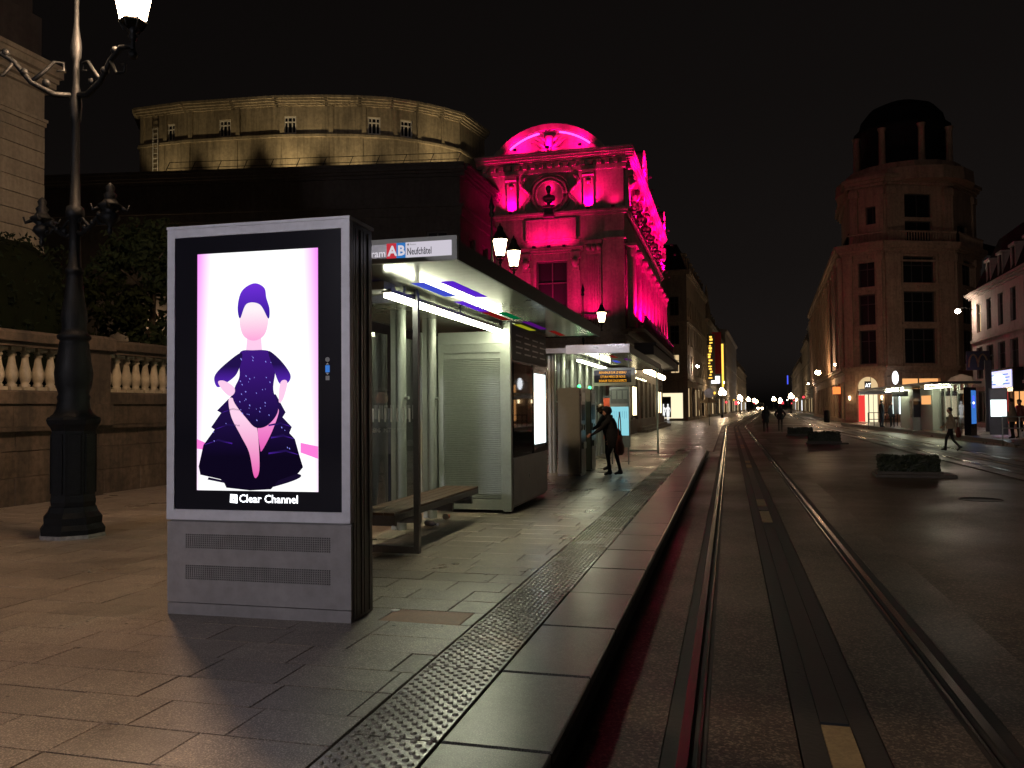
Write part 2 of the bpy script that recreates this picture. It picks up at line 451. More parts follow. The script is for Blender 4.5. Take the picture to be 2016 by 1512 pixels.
# ---- facades with real openings
def wall_panel(mb, O, d, Wd, z0, z1, ops, depth, back=True):
    """wall from O along unit d, outside on the right-hand side of walking backwards (normal = d turned -90 deg); ops = (u0,u1,z0,z1)"""
    d = Vector((d[0], d[1], 0)).normalized(); nin = Vector((-d.y, d.x, 0)); O = Vector((O[0], O[1], 0))
    P = lambda u, z, v=0.0: O+d*u+nin*v+Vector((0,0,z))
    us = sorted({0.0, Wd, *[o[0] for o in ops], *[o[1] for o in ops]})
    zs = sorted({z0, z1, *[o[2] for o in ops], *[o[3] for o in ops]})
    for a, b in zip(us, us[1:]):
        for e, f in zip(zs, zs[1:]):
            cu, cz = (a+b)/2, (e+f)/2
            if any(o[0] < cu < o[1] and o[2] < cz < o[3] for o in ops): continue
            mb.add([P(a,e),P(b,e),P(b,f),P(a,f)], [(0,1,2,3)])
    for (a, b, e, f) in [o[:4] for o in ops]:
        mb.add([P(a,e),P(a,e,depth),P(a,f,depth),P(a,f)], [(0,1,2,3)])
        mb.add([P(b,e,depth),P(b,e),P(b,f),P(b,f,depth)], [(0,1,2,3)])
        mb.add([P(a,f),P(a,f,depth),P(b,f,depth),P(b,f)], [(0,1,2,3)])
        mb.add([P(a,e,depth),P(a,e),P(b,e),P(b,e,depth)], [(0,1,2,3)])

WINS = {}
def window(parent, O, d, u0, u1, z0, z1, depth, frame='frame_dark', pane='dark_glass', bars=(1, 1), t=0.07, fine=True):
    """a window in an opening: frame with bars, its pane a sub-part"""
    key = (round(u1-u0,2), round(z1-z0,2), frame, pane, bars, t)
    if key not in WINS:
        w, h = u1-u0, z1-z0
        f = MB()
        f.box(0,t,-0.05,0.03,0,h); f.box(w-t,w,-0.05,0.03,0,h); f.box(t,w-t,-0.05,0.03,0,t); f.box(t,w-t,-0.05,0.03,h-t,h)
        for i in range(bars[0]):
            x = w*(i+1)/(bars[0]+1); f.box(x-t*0.4,x+t*0.4,-0.04,0.02,t,h-t)
        for i in range(bars[1]):
            z = h*(i+1)/(bars[1]+1) if bars[1] > 1 else h*0.68; f.box(t,w-t,-0.045,0.01,z-t*0.4,z+t*0.4)
        p = MB().box(0.01,w-0.01,0.032,0.06,0.01,h-0.01)
        WINS[key] = (f.mesh('window', frame), p.mesh('pane', pane))
    d = Vector((d[0], d[1], 0)).normalized(); nin = Vector((-d.y, d.x, 0))
    pos = Vector((O[0],O[1],0))+d*u0+nin*(depth-0.06)+Vector((0,0,z0))
    wdw = link('window', WINS[key][0], parent, Matrix.Translation(pos) @ RZ(math.atan2(d.y, d.x)))
    link('pane', WINS[key][1], wdw)
    return wdw

def band(mb, O, d, u0, u1, z0, z1, out, inn=0.05):
    """horizontal moulding proud of a facade"""
    d = Vector((d[0], d[1], 0)).normalized(); nin = Vector((-d.y, d.x, 0)); O = Vector((O[0],O[1],0))
    P = lambda u, v, z: O+d*u+nin*v+Vector((0,0,z))
    mb.add([P(u0,-out,z0),P(u1,-out,z0),P(u1,inn,z0),P(u0,inn,z0),P(u0,-out,z1),P(u1,-out,z1),P(u1,inn,z1),P(u0,inn,z1)],
           [(0,3,2,1),(4,5,6,7),(0,1,5,4),(1,2,6,5),(2,3,7,6),(3,0,4,7)])

def moulding(mb, O, d, u0, u1, z0, prof, inn=0.05):
    """stepped cornice: prof = (height, projection) from below"""
    z = z0
    for h, p in prof:
        band(mb, O, d, u0, u1, z, z+h, p, inn); z += h

# ------------------------------------------------------------------ the setting: road, platform, pavements, tracks
PZ = 0.22                                                     # platform height above the rails
road = structure('road', MB().add([(-700,-60,-0.012),(700,-60,-0.012),(700,1400,-0.012),(-700,1400,-0.012)], [(0,1,2,3)]), 'asphalt')

def xpath(y):
    """sideways shift of the street axis: straight, then bending to the right"""
    if y < 68: return 0.0
    if y < 78: return 0.0025*(y-68)**2*0.9
    return 0.225+(y-78)*0.0475
YS = [-2, 10, 20, 30, 40, 50, 60, 66, 69, 71, 73, 75, 77, 79, 85, 100, 130, 170, 220, 300, 400, 520]
def strip(mb, o0, o1, z0, z1, ys=YS, path=xpath):
    vs = []; n = len(ys)
    for y in ys:
        x = path(y); vs += [(x+o0,y,z0),(x+o1,y,z0),(x+o1,y,z1),(x+o0,y,z1)]
    fs = [(0,3,2,1)[::-1], ((n-1)*4,(n-1)*4+1,(n-1)*4+2,(n-1)*4+3)[::-1]]
    for i in range(n-1):
        for k in range(4):
            a, b = i*4+k, i*4+(k+1)%4; fs.append((a, b, b+4, a+4))
    mb.add(vs, [f[::-1] for f in fs]); return mb

def track(name, c, g, ys, path, period0):
    root = structure(name, strip(MB(), c-1.25, c+1.3, -0.06, -0.002, ys, path), 'mastic')
    h = g/2; wm = 0.11
    for a, b in ((c-1.25, c-h-wm), (c-h+wm, c-0.21), (c+0.21, c+h-wm), (c+h+wm, c+1.3)):
        strip(MB(), a, b, -0.05, 0.012, ys, path).build('track_slab', 'track_bed', root)
    for s, sg in ((c-h, 1), (c+h, -1)):
        e = lambda u, v: (s+min(u*sg, v*sg), s+max(u*sg, v*sg))
        m_ = MB(); strip(m_, *e(-0.105, -0.032), -0.03, 0.007, ys, path); strip(m_, *e(0.082, 0.105), -0.03, 0.007, ys, path)
        m_.build('rail_sealant', 'mastic', root)
        r_ = MB(); strip(r_, *e(-0.030, 0.022), -0.03, 0.017, ys, path); strip(r_, *e(0.064, 0.080), -0.03, 0.014, ys, path)
        rail = r_.build('rail', 'steel', root)
        strip(MB(), *e(0.0225, 0.0635), -0.03, -0.001, ys, path).build('rail_groove', 'groove', root)
    # ground power rail: 8 m conductor lengths between 3 m insulated joints
    cs = MB(); strip(cs, c-0.20, c-0.075, -0.03, 0.006, ys, path); strip(cs, c+0.075, c+0.20, -0.03, 0.006, ys, path)
    cs.build('rail_sealant', 'mastic', root)
    y = period0-11.05
    while y < 115:
        for a, b, nm, m_, z in ((0, 7.9, 'power_rail', 'conductor', 0.010), (7.95, 9.25, 'insulating_joint', 'insulator', 0.014),
                                (9.35, 9.9, 'power_rail', 'conductor', 0.010), (9.95, 11.0, 'insulating_joint', 'insulator', 0.014)):
            if y+a < 0.5: continue
            strip(MB(), c-0.072, c+0.072, -0.03, z, [y+a, y+b], path).build(nm, m_, root)
        y += 11.05
    return root
track('tram_track', 0.515, 1.51, YS, xpath, 4.75)
track('tram_track', 7.55, 1.50, [10, 20, 30, 40, 50, 60, 68, 72, 76, 80, 100, 130, 200, 300, 520], xpath, 18.0)

# platform with loose-laid pieces
plat = MB()
plat.box(-10.95, -0.80, -3.0, 28.9, -0.4, 0.168); plat.box(-10.94, -1.73, -2.9, 28.8, 0.168, PZ-0.0065)
platform = structure('platform', plat, 'joint_dirt')
MB().box(-0.815, -0.79, -3.0, 28.9, -0.3, 0.1675).build('kerb_face', 'kerb_face', platform)
edge_me = MB().cbox(-0.2525, 0.2525, -0.508, 0.508, -0.06, 0, 0.008).mesh('edge_slab', 'edge_granite')
def tile_mesh():
    mb = MB().cbox(-0.217, 0.217, -0.508, 0.508, -0.06, 0, 0.004)
    n = 8
    for j in range(27):
        odd = j % 2
        for i in range(6-odd):
            x = -0.1875+0.075*i+0.0375*odd; y = -0.4875+0.0375*j
            vs = []
            for r, z in ((0.0165, -0.001), (0.0150, 0.0055), (0.0085, 0.0082)):
                vs += [(x+r*math.cos(2*math.pi*k/n), y+r*math.sin(2*math.pi*k/n), z) for k in range(n)]
            mb.add(vs, [(a*n+k, a*n+(k+1)%n, (a+1)*n+(k+1)%n, (a+1)*n+k) for a in range(2) for k in range(n)]+[tuple(range(2*n, 3*n))], True)
    return mb.mesh('tactile_tile', 'tactile')
tile_me = tile_mesh()
rnd = random.Random(3)
y = 3.52-1.03*5
while y < 28.6:
    o = link('edge_slab', edge_me, platform, T(-1.0125, y+0.515, PZ+rnd.uniform(-.002, .001)) @ Matrix.Rotation(rnd.uniform(-.004, .004), 4, 'X'))
    o = link('tactile_tile', tile_me, platform, T(-1.4935, y+0.515, PZ+rnd.uniform(-.002, .001)) @ Matrix.Rotation(rnd.uniform(-.006, .006), 4, 'X'))
    y += 1.03
SL = {w: MB().cbox(-w/2+0.0025, w/2-0.0025, -0.1700, 0.1700, -0.05, 0, 0.0025).mesh('paving_slab', 'slab') for w in (0.46, 0.53, 0.60, 0.66)}
slabs = []
y = -0.6; row = 0
while y < 28.8:
    x = -1.722-rnd.choice((0.0, 0.16, 0.30, 0.09)); first = True
    if -1.722-x > 0.05: slabs.append(((x-1.722)/2, y, round(-1.722-x, 2)))
    while x > -10.85:
        w = rnd.choice((0.46, 0.53, 0.60, 0.66))
        slabs.append((x-w/2, y, w)); x -= w
    y += 0.345; row += 1
inview = lambda p: p[1] > 0.3 and p[0] > -1.25*p[1]-1.8 and p[0]+1.7 < 0.3*p[1]+20
vis = sorted([s for s in slabs if inview(s)], key=lambda s: math.hypot(s[0], s[1])+(50 if s[1] < 2.2 or s[0] < -1.03*s[1]-0.4 else 0))
restm = MB()
k = 0
for sx_, sy_, w in vis:
    tilt = (rnd.uniform(-.004, .004), rnd.uniform(-.004, .004), rnd.uniform(-.0025, .001))
    if k < 296 and w in SL:
        red = (abs(sx_+2.21) < 0.3 and abs(sy_-5.72) < 0.18)
        me = SL[w]
        o = link('paving_slab', me, platform, T(sx_, sy_, PZ+tilt[2]) @ Matrix.Rotation(tilt[0], 4, 'X') @ Matrix.Rotation(tilt[1], 4, 'Y'))
        if red:
            me2 = me.copy(); me2.materials[0] = MATS['slab_red']; o.data = me2; o['label'] = 'reddish slab'
        k += 1
    else:
        g_ = 0.004 if w > 0.2 else 0.003
        restm.M = T(sx_, sy_, PZ+tilt[2]) @ Matrix.Rotation(tilt[0], 4, 'X') @ Matrix.Rotation(tilt[1], 4, 'Y')
        restm.cbox(-w/2+g_, w/2-g_, -0.1685, 0.1685, -0.05, 0, 0.004)
o = restm.build('paving_slab', 'slab_far', platform); o['kind'] = 'stuff'
rg = random.Random(77); gm = MB()
for _ in range(70):
    yy = rg.uniform(2.6, 11); xx = rg.uniform(-7.5, -1.75); r_ = rg.uniform(.006, .015); n_ = 7
    if -1.72 < xx < -1.27: continue
    gm.add([(xx+r_*rg.uniform(.7,1.2)*math.cos(6.283*k/n_), yy+r_*rg.uniform(.7,1.2)*math.sin(6.283*k/n_), PZ+0.0025) for k in range(n_)], [tuple(range(n_))])
o = gm.build('gum_spots', 'gum', platform); o['kind'] = 'stuff'
# ramp at the far end and pavement beyond
rp = MB().add([(-10.95,28.9,PZ),(-0.78,28.9,PZ),(-0.78,32.0,0.02),(-10.95,32.0,0.02),(-10.95,28.9,-0.3),(-0.78,28.9,-0.3),(-0.78,32.0,-0.3),(-10.95,32.0,-0.3)],
              [(0,1,2,3),(1,5,6,2),(2,6,7,3),(4,0,3,7),(0,4,5,1)])
structure('ramp', rp, 'slab_far')
pv = MB()
strip(pv, -60, -0.62, -0.2, 0.02, [32.0, 50, 60, 66, 69, 72, 75, 78, 85, 100, 130, 200, 320])
pav = structure('pavement', pv, 'slab_far')
pv = MB(); strip(pv, 10.9, 60, -0.2, 0.10, [77, 85, 100, 130, 200, 320])
structure('pavement', pv, 'slab_far')
wl = MB(); strip(wl, -0.62, -0.56, -0.1, 0.024, [32.0, 50, 60, 66, 69, 72, 75, 78, 85, 100, 130])
structure('kerb', wl, 'concrete')
structure('ground', MB().box(-60, -10.96, -3, 31.9, -0.4, 0.2), 'soil')

mh = MB().lathe([(0.36,-0.02),(0.36,0.004),(0.33,0.006),(0.33,0.003),(0.05,0.003)], 24).build('manhole_cover', 'conductor'); mh.location = (4.35, 16.6, -0.012)
tag(mh, 'dark round manhole cover in the roadway between track and planters', 'manhole cover')
# ------------------------------------------------------------------ stone balustrade on the left
def balustrade():
    bx, y0, y1 = -11.0, 7.5, 24.0
    root = thing('balustrade', 'old stone balustrade wall with turned balusters behind the ornate lamp post', 'balustrade', (bx, 0, 0))
    pier0, pier1 = 12.02, 12.75
    MB().box(-0.62, -0.10, y0, y1, 0.0, 1.86).build('wall_core', 'joint_dirt', root)
    rn = random.Random(5)
    # coursed blocks of the lower wall, each proud of the joints
    for z0, z1 in ((0.20, 0.66), (0.668, 1.08), (1.088, 1.40)):
        yy = y0+rn.uniform(0, .4)
        while yy < 21.5:
            L = rn.choice((0.86, 1.0, 1.15, 0.95)); ins = rn.uniform(0, 0.02)
            MB().cbox(-0.2, 0.2, -L/2+0.005, L/2-0.005, -(z1-z0)/2, (z1-z0)/2, 0.004).build('stone_block', 'limestone_dirty_dim', root, T(-0.18-ins, yy+L/2, (z0+z1)/2))
            yy += L
    MB().box(-0.3, 0.085, y0, y1, 1.40, 1.47).build('ledge', 'limestone_dirty_dim', root)
    for z0, z1, out in ((1.475, 1.84, 0.03),):
        yy = y0
        while yy < 21.5:
            L = 1.6
            MB().cbox(-0.25, out, -L/2+0.004, L/2-0.004, z0, z1, 0.01).build('stone_block', 'limestone_dirty_dim', root, T(0, yy+L/2, 0))
            yy += L
    for a, b in ((y0, pier0), (pier1, y1)):
        MB().cbox(-0.36, 0.07, a, b, 1.845, 2.06, 0.03).build('plinth', 'limestone_dirty_dim', root)
        h = MB(); h.box(-0.32, 0.06, a, b, 2.76, 2.84); h.cbox(-0.40, 0.12, a, b, 2.84, 3.02, 0.05)
        h.build('handrail', 'limestone_dirty_dim', root)
    p = MB(); p.box(-0.42, 0.10, pier0, pier1, 1.842, 2.80); p.cbox(-0.47, 0.17, pier0-0.06, pier1+0.06, 2.80, 3.06, 0.05); p.box(-0.44, 0.14, pier0-.03, pier1+.03, 1.4702, 1.842)
    p.build('pier', 'limestone_dirty_dim', root)
    bm_ = MB()
    bm_.box(-.10,.10,-.10,.10,0,.06)
    bm_.lathe([(0.075,0.06),(0.085,0.09),(0.06,0.115),(0.085,0.16),(0.104,0.23),(0.098,0.29),(0.066,0.42),(0.052,0.52),(0.05,0.55),(0.072,0.565),(0.072,0.59),(0.055,0.605),(0.085,0.64)], 12)
    bm_.box(-.10,.10,-.10,.10,.64,.70)
    bme = bm_.mesh('baluster', 'limestone')
    yy = 9.25
    while yy < 21.3:
        if not (pier0-0.12 < yy < pier1+0.12): link('baluster', bme, root, T(-0.14, yy, 2.06))
        yy += 0.262
balustrade()

# ------------------------------------------------------------------ stone building at the far left, rusticated corner
def left_building():
    root = thing('stone_building', 'tall rusticated stone building corner with moulded cornice above the dark hedge', 'building', (-16.0, 16.45, 0))
    MB().box(-14, -0.06, -14, -0.06, 0, 11.3).build('wall', 'dark_stone', root)
    rn = random.Random(2); z = 0.3; i = 0
    while z < 8.55:
        L0 = 0.55 if i % 2 else 0.9
        yy = -0.0
        for L in (L0+1.4, 2.2, 2.6):
            MB().box(-0.30, 0.0, yy-L+0.012, yy, z, z+0.365).build('stone_block', 'limestone', root, T(rn.uniform(-.012, 0), 0, 0)); yy -= L
        z += 0.385; i += 1
    d = (0, 1); O = (0, -14)
    c = MB(); moulding(c, O, d, 0, 14.0, 8.62, [(0.10, 0.05), (0.07, 0.10)], 0.3)
    c.build('string_course', 'limestone', root)
    MB().box(-0.30, -0.02, -14, 0, 8.8, 9.46).build('frieze', 'limestone', root)
    c = MB(); moulding(c, O, d, 0, 14.12, 9.47, [(0.10, 0.08), (0.12, 0.22), (0.10, 0.30), (0.17, 0.44), (0.10, 0.50)], 0.3)
    c.build('cornice', 'limestone', root)
    MB().box(-13, -0.2, -13, -0.2, 11.3, 12.2).build('parapet', 'dark_stone', root)
left_building()

# ------------------------------------------------------------------ hedge, tree, planting
def leaf_mass(mb, n, fn, size, rn):
    for _ in range(n):
        p = fn(rn); s = size*rn.uniform(0.6, 1.4)
        a = Vector((rn.gauss(0,1), rn.gauss(0,1), rn.gauss(0,.7))).normalized(); b = a.orthogonal().normalized()
        b.rotate(Matrix.Rotation(rn.uniform(0, 6.3), 3, a)); c = a.cross(b)
        p = Vector(p)
        mb.add([p-b*s, p+c*s*0.45+a*s*.15, p+b*s, p-c*s*0.45+a*s*.15], [(0,1,2,3)])
    return mb
def hedge():
    rn = random.Random(11)
    def pt(r):
        # clipped slab with rounded shoulders
        while True:
            x, y_, z = r.uniform(-1.1, 1.1), r.uniform(-3.2, 1.3), r.uniform(0, 4.85)
            if z > 4.2 and ((abs(x)/1.1)**3+((z-4.2)/0.65)**3 > 1 or (y_ > 0.4 and ((y_-0.4)/0.9)**2+((z-4.2)/.65)**2 > 1)): continue
            e = min(1.1-abs(x), 1.3-y_, y_+3.2, 4.85-z)
            if e < 0.35 or r.random() < 0.15: return (x, y_, z)
    hm = leaf_mass(MB(), 9000, pt, 0.06, rn)
    prof = [(0.96,0.0),(0.98,4.1),(0.85,4.45),(0.55,4.66),(-0.55,4.66),(-0.85,4.45),(-0.98,4.1),(-0.96,0.0)]
    n_ = len(prof); vs = [(x, -3.1, z) for x, z in prof]+[(x, 0.5, z) for x, z in prof]+[(x*.7, 1.15, z*.95) for x, z in prof]
    hm.add(vs, [(i+k*n_, i+1+k*n_, i+1+(k+1)*n_, i+(k+1)*n_) for k in range(2) for i in range(n_-1)]+[tuple(range(n_)), tuple(range(3*n_-1, 2*n_-1, -1))], True)
    o = hm.build('hedge', 'hedge_leaf')
    o.location = (-13.2, 12.2, 0.2)
    tag(o, 'tall clipped dark hedge behind the stone balustrade beside the rusticated building', 'hedge')
hedge()
def tree():
    rn = random.Random(21)
    root = thing('tree', 'dark leafy tree behind the balustrade, partly lit low down, beside the advertising panel', 'tree', (-13.6, 17.2, 0.2))
    tr = MB(); tr.path([(0,0,0),(0.05,0,1.2),(-0.05,0.1,2.6),(0.1,0.0,4.2),(0.05,0,5.6)], [0.16,0.13,0.10,0.07,0.02], 7)
    for a in range(9):
        t = a*0.7; h = 1.3+a*0.42
        tr.path([(0,0,h),(math.cos(t)*0.6,math.sin(t)*0.6,h+0.35),(math.cos(t)*1.3,math.sin(t)*1.3,h+0.5)], [0.05,0.035,0.012], 5)
    tr.build('trunk', 'bark', root)
    clumps = []
    for _ in range(85):
        z = rn.uniform(0.9, 6.2); rr = (2.0 if z < 3.5 else 2.0*(6.6-z)/3.1)*math.sqrt(rn.uniform(0.1, 1))
        t = rn.uniform(0, 6.28); clumps.append((rr*math.cos(t), rr*math.sin(t), z, rn.uniform(0.28, 0.6)))
    def pt(r):
        c = r.choice(clumps); 
        d = Vector((r.gauss(0,1), r.gauss(0,1), r.gauss(0,.7))).normalized()*c[3]*r.uniform(0.6, 1.0)
        return (c[0]+d.x, c[1]+d.y, c[2]+d.z)
    leaf_mass(MB(), 9000, pt, 0.10, rn).build('crown', 'foliage', root)
tree()

# ------------------------------------------------------------------ ornate candelabra street lamps
def candelabra():
    root = thing('street_lamp', '', 'street lamp', (-7.62, 8.30, PZ), 0, 'ornate iron candelabra lamps along the platform')
    ped = MB()
    ped.lathe([(0.36,0),(0.37,0.10),(0.33,0.16),(0.335,0.24),(0.285,0.30),(0.265,0.36)], 8, rot=R(22.5), smooth=False)
    ped.lathe([(0.25,0.36),(0.26,0.42),(0.25,0.50),(0.25,1.26),(0.27,1.30),(0.30,1.34),(0.315,1.39),(0.30,1.42)], 8, rot=R(22.5), smooth=False)
    for k in range(8):
        ped.M = RZ(k*math.pi/4); ped.cbox(0.232, 0.246, -0.065, 0.065, 0.52, 1.22, 0.004); ped.M = None
    ped.build('pedestal', 'iron', root)
    ch = MB(); ch.lathe([(0.375,-0.005),(0.372,0.03),(0.36,0.05)], 8, rot=R(22.5), smooth=False)
    ch.build('base_plate', 'iron_chip', root)
    sh = MB()
    sh.lathe([(0.27,1.42),(0.22,1.46),(0.19,1.52),(0.175,1.62),(0.185,1.66),(0.165,1.70),(0.20,1.80),(0.215,1.95),(0.19,2.10),(0.165,2.30),(0.155,2.34),(0.185,2.36),(0.19,2.40),(0.15,2.43),
              (0.135,2.50),(0.15,2.60),(0.14,2.70),(0.105,2.90),(0.09,3.10),(0.085,3.14),(0.105,3.16),(0.105,3.20),(0.075,3.23),(0.068,3.40)], 14)
    sh.lathe([(0.068,3.40),(0.064,3.80),(0.10,3.82),(0.11,3.88),(0.10,3.95),(0.062,3.98),(0.050,4.4),(0.045,5.0),(0.062,5.02),(0.066,5.10),(0.072,5.22),(0.055,5.36),(0.040,5.45),(0.036,5.75),(0.058,5.80),(0.066,5.92),(0.05,6.05),(0.03,6.2),(0.028,7.4)], 12)
    for k in range(10):
        t = k*math.pi/5
        sh.tube((0.165*math.cos(t),0.165*math.sin(t),1.8),(0.14*math.cos(t),0.14*math.sin(t),2.32),0.018,0.012,5)
    sh.build('shaft', 'iron', root)
    # lower tier: two scrolled arms ending in cast finials
    fin = MB()
    fin.lathe([(0.0,-0.30),(0.028,-0.27),(0.035,-0.23),(0.018,-0.20),(0.075,-0.14),(0.11,-0.10),(0.095,-0.05),(0.06,-0.02),(0.13,0.03),(0.14,0.06),(0.09,0.09),(0.06,0.14),(0.075,0.18),(0.04,0.22),(0.055,0.27),(0.028,0.31),(0.0,0.33)], 10)
    for k in range(4):
        t = k*math.pi/2+0.5; fin.path([(0.10*math.cos(t),0.10*math.sin(t),0.04),(0.19*math.cos(t),0.19*math.sin(t),0.0),(0.21*math.cos(t),0.21*math.sin(t),0.07)],[0.03,0.02,0.012],5)
    fme = fin.mesh('finial', 'iron')
    def arm(a, base, reach, rise, r0, scroll=True):
        mb = MB(); c, s_ = math.cos(a), math.sin(a)
        P = lambda u, z: (c*u, s_*u, z)
        mb.path([P(0.05,base),P(reach*.22,base-0.02),P(reach*.45,base+rise*.25),P(reach*.62,base+rise*.85),P(reach*.8,base+rise*1.15),P(reach*.95,base+rise*1.1),P(reach,base+rise)],
                [r0,r0*1.15,r0,r0*.9,r0,r0*.8,r0*.7], 7)
        if scroll:
            mb.path([P(reach*.45,base+rise*.25),P(reach*.30,base+rise*.75),P(reach*.22,base+rise*1.05),P(reach*.13,base+rise*1.05),P(reach*.12,base+rise*.8),P(reach*.2,base+rise*.75)],[r0*.8,r0*.7,r0*.6,r0*.5,r0*.45,r0*.4],6)
            mb.path([P(reach*.62,base+rise*.85),P(reach*.72,base+rise*.35),P(reach*.86,base+rise*.3),P(reach*.88,base+rise*.55),P(reach*.8,base+rise*.6)],[r0*.7,r0*.6,r0*.5,r0*.4,r0*.35],6)
            for u, z in ((.3,.3),(.52,.55),(.7,1.1)):
                mb.ball(P(reach*u, base+rise*z), r0*1.5, n=7, m=5)
        return mb
    A0 = R(-14)
    for a in (A0, A0+math.pi):
        ar = arm(a, 3.64, 0.66, 0.16, 0.028)
        o = ar.build('scroll_arm', 'iron', root)
        link('finial', fme, o, T(0.66*math.cos(a), 0.66*math.sin(a), 3.84))
    # lantern meshes, base of the glass at z = 0
    n = 6
    gl = MB().lathe([(0.135,0.0),(0.235,0.50)], n, rot=R(30), smooth=False)
    fr = MB()
    fr.lathe([(0.03,-0.22),(0.055,-0.17),(0.03,-0.13),(0.07,-0.10),(0.045,-0.06)], 8)
    fr.lathe([(0.142,-0.012),(0.155,0.0),(0.150,0.02),(0.140,0.02)], n, rot=R(30), smooth=False)
    for k in range(n):
        t = 2*math.pi*k/n+R(30); c, s_ = math.cos(t), math.sin(t)
        fr.tube((0.140*c,0.140*s_,0.0),(0.241*c,0.241*s_,0.50),0.0075,n=4)
        fr.path([(0.03*c,0.03*s_,-0.10),(0.10*c,0.10*s_,-0.09),(0.145*c,0.145*s_,0.0)],[0.014,0.012,0.012],5)
    fr.lathe([(0.250,0.50),(0.262,0.52),(0.262,0.56),(0.22,0.60),(0.12,0.76),(0.10,0.80),(0.11,0.83),(0.07,0.90),(0.02,0.94),(0.03,0.98),(0.0,1.02)], n, rot=R(30), smooth=False)
    gme, gdim, fme2 = gl.mesh('lantern_glass', 'lantern_light'), gl.mesh('lantern_glass', 'lantern_dim'), fr.mesh('lantern', 'iron')
    spots = [(A0, 1.05, gme), (A0-R(125), 1.05, gdim)]
    for a, reach, g in spots:
        ar = arm(a, 5.32, reach, 0.36, 0.034)
        c, s_ = reach*math.cos(a), reach*math.sin(a)
        ar.tube((c, s_, 5.66), (c, s_, 5.80), 0.03, 0.02, 7); ar.ball((c, s_, 5.60), 0.055, n=8, m=6)
        o = ar.build('lamp_arm', 'iron', root)
        L = link('lantern', fme2, root, T(c, s_, 5.98))
        link('lantern_glass', g, L)
    MB().lathe([(0.05,7.4),(0.09,7.5),(0.05,7.6),(0.10,7.7),(0.06,7.85),(0.0,8.1)], 8).build('top_finial', 'iron', root)
    return root
lamp1 = candelabra()
lamp1['label'] = 'ornate black iron candelabra lamp standing left of the large advertising panel'
def set_glass(root, mats):
    gs = [c for ch in root.children for c in ch.children if c.name.startswith('lantern_glass')]
    for g, m in zip(gs, mats):
        g.data = g.data.copy(); g.data.materials[0] = MATS[m]
lamp2 = copy_tree(lamp1, loc=(-7.02, 24.5, PZ), rz=R(78.5), label='ornate candelabra lamp whose two lit lanterns rise over the tram shelter roof')
lamp3 = copy_tree(lamp1, loc=(-7.17, 41.90, 0.02), rz=R(-4), label='ornate candelabra lamp in front of the pink lit opera corner, farthest of its row')
set_glass(lamp2, ('lantern_small', 'lantern_small')); set_glass(lamp3, ('lantern_small', 'lantern_dim'))
added_lamp = copy_tree(lamp1, loc=(-8.2, -16.2, PZ), rz=R(35), label='candelabra lamp added unseen behind the viewpoint to light the advertising panel front')  # out of view, added to brighten panel and name board fronts
set_glass(added_lamp, ('lantern_added', 'lantern_added'))

